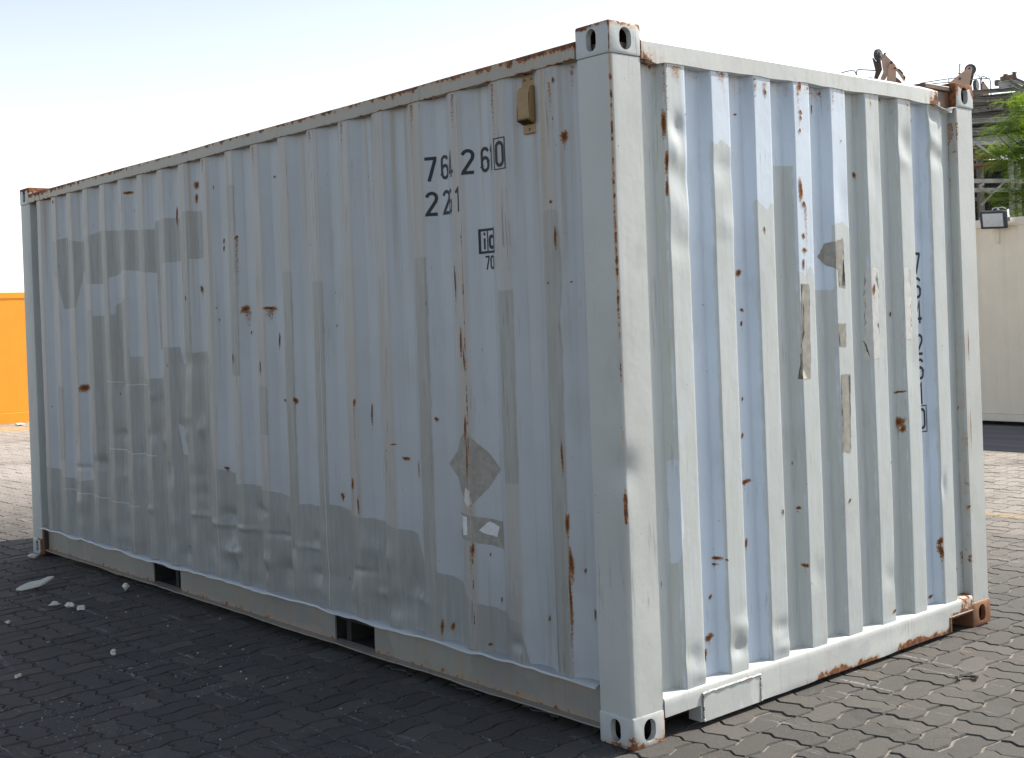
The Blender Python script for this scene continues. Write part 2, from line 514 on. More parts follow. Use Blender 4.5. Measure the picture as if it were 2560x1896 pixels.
def paver_shape(u0, u1, t0, t1):
    """Outline of one wavy block inside the unit cell; returns lower and upper ring (metres)."""
    ub = sorted({u0, u1} | {k * 0.5 + d for k in (0, 1) for d in (0.17, 0.33, 0.5) if u0 < k * 0.5 + d < u1})
    tb = sorted({t0, t1} | {d for d in (0.36, 0.64) if t0 < d < t1})
    def ring(ga, gb):
        a0, a1, b0, b1 = u0 * PS, u1 * PS, t0 * PS, t1 * PS
        def av(a): return min(max(a, a0 + ga), a1 - ga)
        def bv(b): return min(max(b, b0 + gb), b1 - gb)
        pts = []
        for u in ub: pts.append((av(u * PS) + wv_b(t0) , b0 + gb + wv_a(u)))
        for t in tb[1:-1]: pts.append((a1 - ga + wv_b(t), bv(t * PS)))
        for u in ub[::-1]: pts.append((av(u * PS) + wv_b(t1), b1 - gb + wv_a(u)))
        for t in tb[::-1][1:-1]: pts.append((a0 + ga + wv_b(t), bv(t * PS)))
        return pts
    return ring(0.0035, 0.0018), ring(0.0085, 0.0065)

SH = []
for (u0, u1, t0, t1) in ((0, 1, 0, .5), (0, 1, .5, 1), (0, .5, 0, 1), (.5, 1, 0, 1)):
    lo, hi = paver_shape(u0, u1, t0, t1)
    c = np.array([(u0 + u1) / 2 * PS, (t0 + t1) / 2 * PS])
    n = len(lo)
    V2 = np.array(lo + hi) - c
    Z = np.array([-0.012] * n + [0.0] * n)
    F = [tuple(range(n, 2 * n))] + [(j, (j + 1) % n, n + (j + 1) % n, n + j) for j in range(n)]
    xy = V2[:, :1] * PA + V2[:, 1:] * PB
    SH.append((np.column_stack([xy, Z]), F, c))

# all blocks of the basket weave inside the paved yard
lim = 140
spots_ = []
for i in range(-lim, lim):
    for j in range(-lim, lim):
        o0 = PO + i * PS * PA + j * PS * PB
        if not (PX0 < o0[0] < PX1 - 0.3 and PY0 < o0[1] < PY1 - 0.26): continue
        ks = (2, 3) if (i + j) % 2 == 0 else (0, 1)
        for k in ks:
            c = SH[k][2]
            p = o0 + c[0] * PA + c[1] * PB
            if -5.95 < p[0] < -0.25 and 0.25 < p[1] < 2.2: continue      # under the container, never seen
            spots_.append((p[0], p[1], k))
def shown(x, y):
    """Rough size in the photo of a block at x, y; zero outside the frame or behind the container."""
    d = Vector((x, y, 0)) - CAM
    dz = d.dot(FV)
    if dz < 0.5: return 0
    u = 1280 + 134.2 + 3129 * d.dot(RV) / dz; v = 948 - 141.3 - 3129 * d.dot(UV_) / dz
    if not (-30 < u < 2590 and -30 < v < 1925): return 0
    for s in np.linspace(0.02, 0.98, 40):
        q = CAM + d * s
        if -LEN < q.x < 0 and 0 < q.y < WID and q.z < HGT: return 0
    return 1e3 / dz ** 3
spots_ = [(shown(x, y), x, y, k) for x, y, k in spots_]
spots_.sort(key=lambda t: -t[0])
near, far = spots_[:300], spots_[300:]
pm_ = []
for k in range(4):
    me = bpy.data.meshes.new('paver')
    me.from_pydata(SH[k][0].tolist(), [], SH[k][1]); me.update()
    me.materials.append(M['paver'])
    pm_.append(me)
prng = np.random.default_rng(3)
ploc = root_loc(pavement)
for s, x, y, k in near:
    o = bpy.data.objects.new('paver', pm_[k])
    COL.objects.link(o); o.parent = pavement
    o.location = Vector((x, y, float(prng.normal(0, 0.0014)))) - ploc
    o.rotation_euler = (float(prng.normal(0, 0.006)), float(prng.normal(0, 0.006)), float(prng.normal(0, 0.004)))
# the rest as one field
Vs, Fs, Rn, base = [], [], [], 0
for k in range(4):
    P = np.array([(x, y) for s, x, y, kk in far if kk == k])
    n = len(P); Vk, Fk, _ = SH[k]
    nv = len(Vk)
    tilt = prng.normal(0, 0.006, (n, 2)); dz = prng.normal(0, 0.0014, n)
    W = np.repeat(Vk[None], n, 0)
    W[:, :, 2] += dz[:, None] + W[:, :, 0] * tilt[:, :1] + W[:, :, 1] * tilt[:, 1:]
    W[:, :, :2] += P[:, None, :]
    Vs.append(W.reshape(-1, 3))
    for i in range(n):
        o_ = base + i * nv
        Fs.extend([tuple(o_ + q for q in f) for f in Fk])
    Rn.append(np.repeat(prng.random(n), nv)); base += n * nv
pf = from_np('paver_field', np.concatenate(Vs), Fs, M['paver_far'], pavement, None, {'rnd': np.concatenate(Rn)})
pf['kind'] = 'stuff'

# smoother tarmac lane under the cream container
k = N('lane_tarmac'); v = k.pos()
f = k.noise(v, 45.0, 4.0, 0.7); b = k.noise(k.mapv(v, (0.5, 2.2, 1)), 1.4, 4.0, 0.6)
c = k.mix(k.sm(b, 0.35, 0.7), (0.15, 0.146, 0.146), (0.20, 0.19, 0.18))
c = k.mix(k.m('MULTIPLY', k.sm(k.noise(k.mapv(v, (0.6, 9, 1)), 1.0, 3.0), 0.58, 0.70), 0.6), c, (0.06, 0.06, 0.06))
k.bump(f, 0.4, 0.008)
M['lane'] = k.fin(c, 0.85, 0, 0.3)
bm = bmesh.new(); box(bm, (-60, 8.88, -0.048), (60, 24, -0.004))
road = from_bm('road', bm, M['lane']); tag(road, kind='structure')

# ============================================================================= MAIN CONTAINER
CT = empty('shipping_container', (-LEN / 2, WID / 2, 0.0),
           'large weathered grey-blue corrugated shipping container with rust stains and stencilled numbers', 'shipping container')

# ---- corrugated long wall
RIB0, RP, RW, RS, RD = -0.396, 0.2815, 0.072, 0.068, 0.036
Y0 = 0.005
L_BP = []
prof = []
for kk in range(20):
    xl = RIB0 - kk * RP
    prof += [(xl - RS, RD), (xl, 0.0), (xl + RW, 0.0), (xl + RW + RS, RD)]
prof = [((p[0] + 0.044, 0.085) if p[0] < -5.80 else p) for p in prof] + [(-5.90, 0.085)]
prof.sort()
PXs = np.array([p[0] for p in prof]); PYs = np.array([p[1] for p in prof])
def lprof(x):
    x = np.asarray(x, float); t = np.linspace(-0.005, 0.005, 7)
    return np.mean([np.interp(x + a, PXs, PYs) for a in t], axis=0)

drng = np.random.default_rng(21)
DL = []
for _ in range(95):     # bumps and buckles low down towards the door end
    x = drng.uniform(-5.2, -1.3); zmax = 1.25 if x < -3.2 else 0.62
    z = drng.uniform(0.24, zmax)
    DL.append((x, z, drng.uniform(0.02, 0.09), drng.uniform(0.015, 0.07), drng.normal(0, 0.0085)))
for (x, z, rx, rz, a) in ((-2.62, 0.36, .05, .035, -.012), (-2.66, 0.30, .03, .03, .016), (-2.2, .47, .09, .012, -.008), (-2.85, .50, .1, .012, -.008),
                          (-2.5, .5, .09, .010, .009), (-3.4, .52, .07, .012, -.008), (-1.75, .42, .07, .012, .008), (-1.62, .33, .05, .02, -.008),
                          (-4.5, 1.38, .05, .16, .012), (-3.5, 1.36, .16, .05, .010), (-3.3, 1.2, .05, .25, -.010), (-4.15, 1.3, .05, .12, -.01),
                          (-0.31, 1.72, .035, .10, .010), (-0.31, 1.55, .03, .06, -.006), (-0.62, 1.55, .03, .22, .007), (-0.36, 2.36, .03, .1, -.004),
                          (-0.64, 0.27, .03, .03, .014), (-0.7, .9, .04, .1, .004), (-2.0, 0.36, .06, .05, .009), (-3.02, .33, .06, .05, -.009), (-3.25, .36, .05, .04, .008)):
    DL.append((x, z, rx, rz, a))
def dentL(x, z):
    x = np.asarray(x, float); z = np.asarray(z, float)
    d = 0.006 * vnoise(x * 1.3 + 3, z * 1.1 + 7) + 0.0022 * vnoise(x * 6 + 13, z * 2.4 + 3)
    low = np.clip((1.0 - z) / 0.6, 0, 1) * np.clip((-1.0 - x) / 1.0, 0, 1)
    d = d + low * 0.006 * vnoise(x * 9 + 31, z * 11 + 17)
    for (cx, cz, rx, rz, a) in DL:
        d = d + a * np.exp(-((x - cx) / rx) ** 2 - ((z - cz) / rz) ** 2)
    e = np.clip((z - 0.21) / 0.06, 0, 1) * np.clip((2.475 - z) / 0.06, 0, 1)
    return d * e
def surfL(x, z):
    return Y0 + lprof(x) + dentL(x, z)

def sdf_poly(px, pz, poly):
    """Positive inside."""
    P = np.array(poly); d2 = np.full(px.shape, 1e9); ins = np.zeros(px.shape, bool)
    for i in range(len(P)):
        a = P[i]; b = P[(i + 1) % len(P)]; e = b - a
        t = np.clip(((px - a[0]) * e[0] + (pz - a[1]) * e[1]) / max(1e-9, e @ e), 0, 1)
        d2 = np.minimum(d2, (px - a[0] - t * e[0]) ** 2 + (pz - a[1] - t * e[1]) ** 2)
        c = ((a[1] > pz) != (b[1] > pz)) & (px < (b[0] - a[0]) * (pz - a[1]) / (b[1] - a[1] + 1e-12) + a[0])
        ins ^= c
    return np.where(ins, 1, -1) * np.sqrt(d2)

PL1 = [(-5.52, 2.17), (-5.3, 2.2), (-5.04, 2.15), (-4.7, 2.196), (-4.547, 2.186), (-3.904, 2.146), (-3.9, 2.19), (-3.643, 2.192), (-3.5, 2.175), (-3.45, 2.215),
       (-3.304, 2.20), (-3.205, 2.20), (-3.221, 1.944), (-3.613, 1.941), (-3.75, 1.937), (-3.80, 1.44), (-3.88, 1.44), (-3.9, 1.89), (-4.322, 1.93), (-4.717, 1.86), (-4.9, 1.87),
       (-5.024, 1.962), (-5.1, 1.72), (-5.351, 1.72), (-5.40, 1.93), (-5.517, 1.96)]
PL2 = [(-5.90, 0.10), (-5.85, 0.60), (-5.60, 0.72), (-5.538, 0.60), (-5.2, 0.575), (-4.94, 0.60), (-4.86, 1.037), (-4.90, 1.244), (-4.90, 1.70), (-4.62, 1.715), (-4.40, 1.735), (-4.28, 1.76),
       (-4.255, 1.40), (-4.05, 1.40), (-4.03, 1.27), (-3.86, 1.27), (-3.84, 1.455), (-3.62, 1.455), (-3.60, 1.35), (-3.42, 1.42), (-3.225, 1.431), (-3.17, 1.36), (-3.2, 1.093), (-3.19, 0.80),
       (-2.99, 0.775), (-2.937, 0.726), (-2.80, 0.735), (-2.547, 0.715), (-2.32, 0.68), (-2.145, 0.675), (-2.0, 0.70), (-1.819, 0.672), (-1.519, 0.655), (-1.33, 0.63), (-1.31, 0.55), (-1.241, 0.50), (-1.0, 0.46),
       (-0.92, 0.40), (-0.62, 0.36), (-0.55, 0.10)]
BLUE_IN = [[(-4.82, 1.86), (-4.50, 1.86), (-4.50, 1.66), (-4.82, 1.66)], [(-5.75, 1.35), (-5.55, 1.3), (-5.5, 0.62), (-5.75, 0.64)], [(-3.66, 1.02), (-3.60, 0.99), (-3.56, 0.84), (-3.63, 0.84)]]
RIBGREY = {0: (0.2, 1.95), 1: (0.9, 1.66), 3: (0.2, 1.82), 6: (0.6, 1.76), 7: (0.55, 1.82), 8: (1.0, 1.25), 9: (1.3, 2.3), 11: (1.1, 2.0), 15: (0.5, 2.1), 18: (0.7, 1.2)}
def patchL(x, z):
    s = np.maximum(sdf_poly(x, z, PL1), sdf_poly(x, z, PL2))
    for b in BLUE_IN:
        s = np.minimum(s, -sdf_poly(x, z, b))
    for kk, (z0, z1) in RIBGREY.items():
        xl = RIB0 - kk * RP
        s = np.maximum(s, np.minimum(np.minimum(x - xl + 0.008, xl + RW + 0.008 - x), np.minimum(z - z0, z1 - z)))
    return np.clip(s, -0.3, 0.3)

LX0, LX1, LZ0, LZ1 = -5.884, -0.170, 0.203, 2.480
xs = set(np.round(np.arange(LX0, LX1, 0.0105), 4))
for a, _ in prof:
    for t in (-0.0052, -0.0026, 0.0, 0.0026, 0.0052):
        if LX0 < a + t < LX1: xs.add(round(a + t, 4))
xs.add(LX1)
xs = np.array(sorted(xs)); xs = xs[np.concatenate([[True], np.diff(xs) > 0.0015])]
zs = np.concatenate([np.arange(LZ0, 0.8, 0.010), np.arange(0.8, 2.46, 0.0175), [2.462, 2.471, LZ1]])
cuts = [LX0] + [RIB0 - kk * RP + 0.052 for kk in (14, 10, 6, 2)] + [LX1]
for c0, c1 in zip(cuts[:-1], cuts[1:]):
    cx = np.concatenate([[c0], xs[(xs > c0 + 0.001) & (xs < c1 - 0.001)], [c1]])
    X, Z = np.meshgrid(cx, zs)
    Y = surfL(X, Z)
    nx, nz = len(cx), len(zs)
    V = np.column_stack([X.ravel(), Y.ravel(), Z.ravel()])
    idx = np.arange(nx * nz).reshape(nz, nx)
    F = np.stack([idx[:-1, :-1], idx[:-1, 1:], idx[1:, 1:], idx[1:, :-1]], -1).reshape(-1, 4)
    xl = X.ravel(); zl = Z.ravel()
    inner = np.clip((lprof(xl) < 0.004) * 1.0, 0, 1)
    wear = 0.03 * inner + 0.05 * np.exp(-((zl - 0.21) / 0.03) ** 2)
    from_np('side_panel', V, F, M['long'], CT, 180, {'patch': patchL(xl, zl), 'wear': wear, 'rib': np.clip(1 - lprof(xl) / 0.008, 0, 1)})
for kk in (14, 10, 6, 2):
    xw = RIB0 - kk * RP + 0.052
    zz = np.arange(0.21, 2.475, 0.02)
    def fn(t, a, b):
        return (xw + a + 0.0012 * vnoise(t * 30, kk), float(surfL(xw + a, t)) - b, t)
    sweep('weld_seam', [(-0.0035, -0.002), (0.0035, -0.002), (0.002, 0.0018), (-0.002, 0.0018)], zz, fn, M['weld'], CT, 180,
          (lambda x, y, z: (0.16 if z < 1.9 else 0.05)) if kk == 2 else None)

# ---- corrugated end wall
EP, EW, ES, ED, E0 = 0.2512, 0.106, 0.018, 0.044, 0.289
X0 = -0.007
eprof = [(0.10, ED)]
for i in range(8):
    yl = E0 + i * EP
    eprof += [(yl - ES, ED), (yl, 0), (yl + EW, 0), (yl + EW + ES, ED)]
eprof.append((2.4, ED))
EYs = np.array([p[0] for p in eprof]); EDs = np.array([p[1] for p in eprof])
def eprofile(y):
    y = np.asarray(y, float); t = np.linspace(-0.0032, 0.0032, 7)
    return np.mean([np.interp(y + a, EYs, EDs) for a in t], axis=0)
DE = [(0.345, 2.235, .035, .045, .013), (0.33, 2.14, .03, .05, -.008), (0.35, 2.05, .06, .06, .008), (0.34, 1.93, .05, .05, -.005), (0.35, 1.80, .07, .05, .006),
      (0.60, 2.10, .06, .05, .007), (0.61, 1.88, .05, .05, -.005), (0.60, 0.245, .05, .03, .014), (0.61, 0.33, .05, .035, -.008), (0.85, 0.28, .05, .03, .007), (0.86, 0.20, .05, .02, -.005),
      (0.33, 0.27, .04, .04, .007), (0.37, 0.2, .05, .03, -.005), (1.85, 2.28, .05, .06, .010), (1.84, 2.19, .04, .03, -.005), (2.10, 2.44, .045, .035, .022), (2.08, 2.30, .04, .035, -.008), (2.12, 2.22, .05, .04, .010),
      (1.60, 2.13, .04, .1, .004), (1.35, 2.0, .05, .1, .004), (1.1, 0.45, .04, .05, .004), (2.07, 0.7, .02, .05, .006), (1.62, .35, .05, .05, .006), (1.85, 1.3, .05, .1, .004)]
def dentE(y, z):
    d = 0.005 * vnoise(y * 1.7 + 9, z * 1.3 + 2) + 0.0018 * vnoise(y * 8 + 1, z * 3 + 5)
    for (cy, cz, ry, rz, a) in DE:
        d = d + a * np.exp(-((y - cy) / ry) ** 2 - ((z - cz) / rz) ** 2)
    return d * np.clip((z - 0.15) / 0.03, 0, 1) * np.clip((2.485 - z) / 0.03, 0, 1)
def surfE(y, z):
    return X0 - eprofile(y) - dentE(np.asarray(y, float), np.asarray(z, float))
RIBZ = [3, 2.20, 1.965, 1.70, 1.885, 3, 3, 3]
GAPZ = [3, 0.16, 0.16, 2.13, 1.62, 3, 3, 0.1, 3]
def patchE(y, z):
    s = np.full(y.shape, -0.3)
    for i, zt in enumerate(RIBZ):
        yl = E0 + i * EP
        wob = 0.05 * vnoise(y * 34 + i * 7, y * 0 + i)
        s = np.maximum(s, np.minimum(np.minimum(y - yl + 0.004, yl + EW + 0.004 - y), zt + wob - z))
    for i, zt in enumerate(GAPZ):
        y0 = (E0 + (i - 1) * EP + EW + 0.004) if i else 0.1
        y1 = (E0 + i * EP - 0.004) if i < 8 else 2.4
        s = np.maximum(s, np.minimum(np.minimum(y - y0, y1 - y), zt - z))
    # bare blue slivers left on the first two ribs
    s = np.minimum(s, -sdf_poly(y, z, [(0.27, 1.0), (0.292, 1.0), (0.305, 0.75), (0.285, 0.62), (0.27, 0.62)]))
    s = np.minimum(s, -sdf_poly(y, z, [(0.372, 2.5), (0.41, 2.5), (0.41, 1.75), (0.392, 1.8)]))
    return np.clip(s, -0.3, 0.3)
EYA, EYB, EZA, EZB = 0.150, 2.290, 0.148, 2.485
ys = set(np.round(np.arange(EYA, EYB, 0.009), 4))
for a, _ in eprof:
    for t in (-0.0036, -0.0018, 0, 0.0018, 0.0036):
        if EYA < a + t < EYB: ys.add(round(a + t, 4))
ys.add(EYB)
ys = np.array(sorted(ys)); ys = ys[np.concatenate([[True], np.diff(ys) > 0.001])]
zs = np.concatenate([np.arange(EZA, 0.4, 0.010), np.arange(0.4, 1.7, 0.0175), np.arange(1.7, 2.48, 0.0125), [EZB]])
Yg, Zg = np.meshgrid(ys, zs)
Xg = surfE(Yg, Zg)
nx, nz = len(ys), len(zs)
idx = np.arange(nx * nz).reshape(nz, nx)
F = np.stack([idx[:-1, :-1], idx[:-1, 1:], idx[1:, 1:], idx[1:, :-1]], -1).reshape(-1, 4)
yl = Yg.ravel(); zl = Zg.ravel()
wear = 0.05 * np.exp(-((zl - 0.16) / 0.02) ** 2) + 0.02 * (np.abs(((yl - E0 - EW) % EP)) < 0.006)
from_np('end_panel', np.column_stack([Xg.ravel(), yl, zl]), F, M['end'], CT, 180, {'patch': patchE(yl, zl), 'wear': wear})

# ---- hidden sides, roof, floor
zz = np.array([0.2, 2.48])
bx = np.arange(-5.88, -0.17, 0.035)
X, Z = np.meshgrid(bx, zz)
idx = np.arange(X.size).reshape(X.shape)
F = np.stack([idx[:-1, :-1], idx[1:, :-1], idx[1:, 1:], idx[:-1, 1:]], -1).reshape(-1, 4)
from_np('back_panel', np.column_stack([X.ravel(), WID - Y0 - lprof(X.ravel()), Z.ravel()]), F, M['long'], CT, None, {'patch': np.full(X.size, -0.3), 'wear': np.zeros(X.size)})
bm = bmesh.new(); box(bm, (-5.98, 0.05, 2.50), (-0.05, WID - 0.05, 2.53))
for i in range(20): box(bm, (-5.7 + i * .28, 0.1, 2.531), (-5.58 + i * .28, WID - 0.1, 2.545))
from_bm('roof', bm, M['toprail_l'], CT)
bm = bmesh.new(); box(bm, (-5.96, 0.055, 0.150), (-0.07, WID - 0.055, 0.175))
for i in range(18): box(bm, (-5.7 + i * .31, 0.06, 0.055), (-5.66 + i * .31, WID - 0.06, 0.149))
from_bm('floor_frame', bm, M['under'], CT)
for s in (0, 1):
    bm = bmesh.new(); ya = 0.185 + s * 1.036
    box(bm, (-6.045, ya, 0.165), (-6.005, ya + 1.03, 2.47), 0.006)
    d = from_bm('door', bm, M['post'], CT)
    for q in (0.25, 0.78):
        bm = bmesh.new(); tube(bm, [(-6.072, ya + q, 0.10), (-6.072, ya + q, 2.5)], 0.017, 8)
        from_bm('locking_bar', bm, M['post'], d)
for (zc, hh) in ((2.23, .06), (1.72, .05), (1.20, .06), (0.45, .07), (0.33, .04)):
    bm = bmesh.new(); box(bm, (-6.066, 0.012, zc - hh), (-6.03, 0.10, zc + hh), 0.006)
    from_bm('hinge', bm, M['post'], CT)

# ---- corner posts
def rounded(lo_a, hi_a, lo_b, hi_b, r, n=6):
    """Rectangle whose (hi_a, lo_b) corner is rounded."""
    pts = [(lo_a, hi_b), (lo_a, lo_b)]
    for i in range(n + 1):
        t = -math.pi / 2 + i / n * math.pi / 2
        pts.append((hi_a - r + r * math.cos(t), lo_b + r + r * math.sin(t)))
    pts.append((hi_a, hi_b))
    return pts
def rounded2(lo_a, hi_a, lo_b, hi_b, r):
    pts = rounded(lo_a, hi_a, lo_b, hi_b, r)
    out = []
    for (a, b) in zip(pts, pts[1:] + pts[:1]):
        L = math.hypot(b[0] - a[0], b[1] - a[1]); n = max(1, int(L / 0.02))
        for i in range(n): out.append((a[0] + (b[0] - a[0]) * i / n, a[1] + (b[1] - a[1]) * i / n))
    return out
zst = np.arange(0.112, 2.480, 0.02)
def postfn(t, a, b):
    d = math.exp(-((t - 1.0) / 0.06) ** 2) * 0.016 - math.exp(-((t - 0.86) / 0.10) ** 2) * 0.004
    corner = math.exp(-((a + 0.004) ** 2 + (b - 0.004) ** 2) / 0.055 ** 2)
    w = 0.0022 * float(vnoise(t * 3.1, a * 9 + b * 9))
    return (a - d * corner * 0.9 + (w if a > -0.02 else 0), b + d * corner * 0.8 + (w if b < 0.02 else 0), t)
def postwear(x, y, z):
    e = math.hypot(x + 0.004, y - 0.004)
    w = 0.42 * math.exp(-(e / 0.0105) ** 2) * (1.0 if z > 1.30 else (0.9 if 0.80 < z < 1.15 else 0.25))
    if z < 0.18: w += 0.06
    return w
sweep('corner_post', rounded2(-0.172, -0.004, 0.005, 0.157, 0.016), zst, postfn, M['post'], CT, 40, postwear)
def post2(t, a, b): return (a + 0.0015 * float(vnoise(t * 3, b * 20)), b, t)
# right-hand post, with a rusty inner edge
pr = [(-0.165, 2.434), (-0.165, 2.283), (-0.012, 2.283), (-0.005, 2.290), (-0.005, 2.425), (-0.014, 2.434)]
sweep('corner_post', pr, zst, post2, M['post'], CT, 40, lambda x, y, z: (0.16 if (y < 2.292 and (z < 1.4 or z > 2.2)) else (0.05 if y < 2.292 else 0)))
# door-end posts: a wide channel with a deep groove beside the panel
prd = [(-6.053, 0.006), (-5.905, 0.006), (-5.890, 0.012), (-5.884, 0.060), (-5.875, 0.060), (-5.875, 0.14), (-6.053, 0.14)]
sweep('door_post', prd, zst, lambda t, a, b: (a, b + 0.0015 * float(vnoise(t * 3, a * 5)), t), M['post'], CT, 40)
bm = bmesh.new(); box(bm, (-6.053, WID - 0.15, 0.112), (-5.88, WID - 0.006, 2.48), 0.01)
from_bm('door_post', bm, M['post'], CT)

# ---- corner castings (hollow, with handling holes)
def casting_mesh():
    bm = bmesh.new(); box(bm, (0, 0, 0), (0.178, 0.162, 0.118), 0.009, 2)
    me = bpy.data.meshes.new('casting'); bm.to_mesh(me); bm.free()
    o = bpy.data.objects.new('casting_tmp', me); COL.objects.link(o)
    cutters = []
    def stadium(axis, cu, cv, hu, hv, d0, d1):
        pts = []
        r = hu
        for i in range(12):
            t = math.pi * i / 11; pts.append((cu + r * math.cos(t), cv + (hv - r) + r * math.sin(t)))
        for i in range(12):
            t = math.pi + math.pi * i / 11; pts.append((cu + r * math.cos(t), cv - (hv - r) + r * math.sin(t)))
        b2 = bmesh.new()
        if axis == 'y': prism(b2, [(u, d0, v) for u, v in pts], (0, d1 - d0, 0))
        elif axis == 'x': prism(b2, [(d0, u, v) for u, v in pts], (d1 - d0, 0, 0))
        else: prism(b2, [(u, v, d0) for u, v in pts], (0, 0, d1 - d0))
        bmesh.ops.recalc_face_normals(b2, faces=b2.faces[:])
        return b2
    cs = [stadium('y', 0.092, 0.060, 0.026, 0.0405, -0.02, 0.05), stadium('x', 0.082, 0.060, 0.030, 0.0405, -0.02, 0.05),
          stadium('x', 0.082, 0.085, 0.032, 0.06, 0.04, 0.05)]
    b2 = bmesh.new(); box(b2, (0.024, 0.024, 0.014), (0.166, 0.150, 0.106)); bmesh.ops.recalc_face_normals(b2, faces=b2.faces[:])
    for b3 in cs[:2] + [b2]:
        me2 = bpy.data.meshes.new('cut'); b3.to_mesh(me2); b3.free()
        c = bpy.data.objects.new('cut_tmp', me2); COL.objects.link(c); cutters.append(c)
        md = o.modifiers.new('b', 'BOOLEAN'); md.operation = 'DIFFERENCE'; md.object = c; md.solver = 'EXACT'
    cs[2].free()
    dg = bpy.context.evaluated_depsgraph_get(); dg.update()
    res = bpy.data.meshes.new_from_object(o.evaluated_get(dg))
    for c in cutters + [o]: bpy.data.objects.remove(c, do_unlink=True)
    return res
cast0 = casting_mesh()
def casting(fx, fy, fz, mat, wearfn=None, name='corner_casting', label=None):
    co = np.empty(len(cast0.vertices) * 3); cast0.vertices.foreach_get('co', co); co = co.reshape(-1, 3)
    P = co.copy()
    # local +x runs into the container from the outer end face
    P[:, 0] = -co[:, 0] if fx == 0 else -LEN + co[:, 0]
    P[:, 1] = co[:, 1] if fy == 0 else WID - co[:, 1]
    P[:, 2] = co[:, 2] if fz == 0 else HGT - co[:, 2]
    me = cast0.copy(); me.name = name
    off = np.array(root_loc(CT))
    me.vertices.foreach_set('co', (P - off).ravel())
    at = me.attributes.new('wear', 'FLOAT', 'POINT')
    at.data.foreach_set('value', np.array([wearfn(*p) if wearfn else 0.0 for p in P], dtype=np.float32))
    bm = bmesh.new(); bm.from_mesh(me); bmesh.ops.recalc_face_normals(bm, faces=bm.faces[:]); bm.to_mesh(me); bm.free()
    o = link(name, me, [mat, M['dark']], CT)
    for p in me.polygons:
        c = sum((Vector(co[i]) for i in p.vertices), Vector()) / len(p.vertices)
        inside = 0.013 < c.x < 0.170 and 0.013 < c.y < 0.154 and 0.010 < c.z < 0.110
        p.material_index = 1 if inside else 0
    finish(me, 30)
    if label: o['label'] = label
    return o
casting(0, 0, 1, M['cast_top'], lambda x, y, z: (0.30 if (x > -0.008 and y < 0.008) else 0.0), label='pale painted top corner casting with worn rusty edges')
casting(0, 0, 0, M['cast'], lambda x, y, z: (0.16 if z < 0.03 or (y > 0.14) else 0.03) + (0.10 if abs(y) < 0.02 and x > -0.02 else 0), label='pale painted lower corner casting chipped at the foot')
casting(0, 1, 0, M['cast_rust'], None, label='bare rusty lower corner casting')
casting(0, 1, 1, M['cast'], lambda x, y, z: 0.5 if (z > 2.562 or y < 2.283) else 0.0, label='top corner casting rusty on top and white on its face')
casting(1, 0, 1, M['cast'], lambda x, y, z: (0.35 if z > 2.56 else 0.0))
casting(1, 0, 0, M['cast'], lambda x, y, z: (0.4 if x > -5.89 else 0.02))
casting(1, 1, 0, M['cast']); casting(1, 1, 1, M['cast'])

# ---- rails
tx = np.arange(-5.8795, -0.1775, 0.03)
def tr(t, a, b):
    return (t, a + 0.004 * float(vnoise(t * 2.1, 4)) + 0.002 * float(vnoise(t * 9, b * 30)), b + 0.005 * float(vnoise(t * 1.4, 9)) + (0.003 * float(vnoise(t * 17, 2)) if b < 2.49 else 0))
sweep('top_side_rail', [(-0.003, 2.478), (-0.003, 2.535), (0.003, 2.541), (0.055, 2.541), (0.055, 2.478)], tx, tr, M['toprail_l'], CT, 40,
      lambda x, y, z: 0.05 * max(0, (x + 1.6) / 1.4) + 0.09 * max(0, min(1, (-4.6 - x))))
bm = bmesh.new(); box(bm, (-5.88, WID - 0.056, 2.478), (-0.178, WID + 0.001, 2.541), 0.004)
from_bm('top_side_rail', bm, M['toprail_l'], CT)
ty = np.arange(0.1625, 2.14, 0.02)
def te(t, a, b):
    z = b
    if b < 2.48:
        z += -0.004 + 0.010 * float(vnoise(t * 5.5, 3)) + 0.004 * float(vnoise(t * 17, 8)) + (0.016 if t < 0.23 else 0) * 0 - 0.010 * math.exp(-((t - 0.24) / 0.03) ** 2)
    if t > 2.0: z += -(t - 2.0) * 0.05 if b > 2.5 else 0
    return (a + 0.004 * float(vnoise(t * 3, b * 9)), t, z)
sweep('top_end_rail', [(0.0, 2.474), (0.001, 2.534), (-0.003, 2.540), (-0.010, 2.543), (-0.06, 2.543), (-0.06, 2.474)], ty, te, M['toprail_e'], CT, 22,
      lambda x, y, z: 0.15 * max(0, (0.34 - y) / 0.18) + 0.21 * max(0, (y - 1.98) / 0.15) + (0.10 if z < 2.483 else 0) + (0.04 if z > 2.536 else 0))
# broken end of the rail: rusty recess and a peeled sheet edge
bm = bmesh.new(); box(bm, (-0.060, 2.120, 2.468), (-0.034, 2.2765, 2.566), 0.003); box(bm, (-0.15, 2.05, 2.545), (-0.02, 2.277, 2.570), 0.004)
from_bm('header_plate', bm, M['rustplate'], CT)
bm = bmesh.new(); box(bm, (-0.46, 2.262, 2.540), (-0.179, 2.30, 2.588), 0.004)
from_bm('roof_corner_plate', bm, M['rustplate'], CT)
tt = np.linspace(2.10, 2.285, 24)
def pe(t, a, b):
    s = (t - 2.10) / 0.185
    curl = 0.018 * math.exp(-((t - 2.205) / 0.022) ** 2)
    return (a + 0.004 * math.sin(s * 5) + curl * 0.6, t, b - 0.016 * math.sin(min(1, s * 1.25) * math.pi) - curl)
sweep('peeled_edge', [(-0.055, 2.470), (0.006, 2.466), (0.006, 2.4695), (-0.055, 2.474)], tt, pe, M['toprail_e'], CT, 50, lambda x, y, z: 0.12)

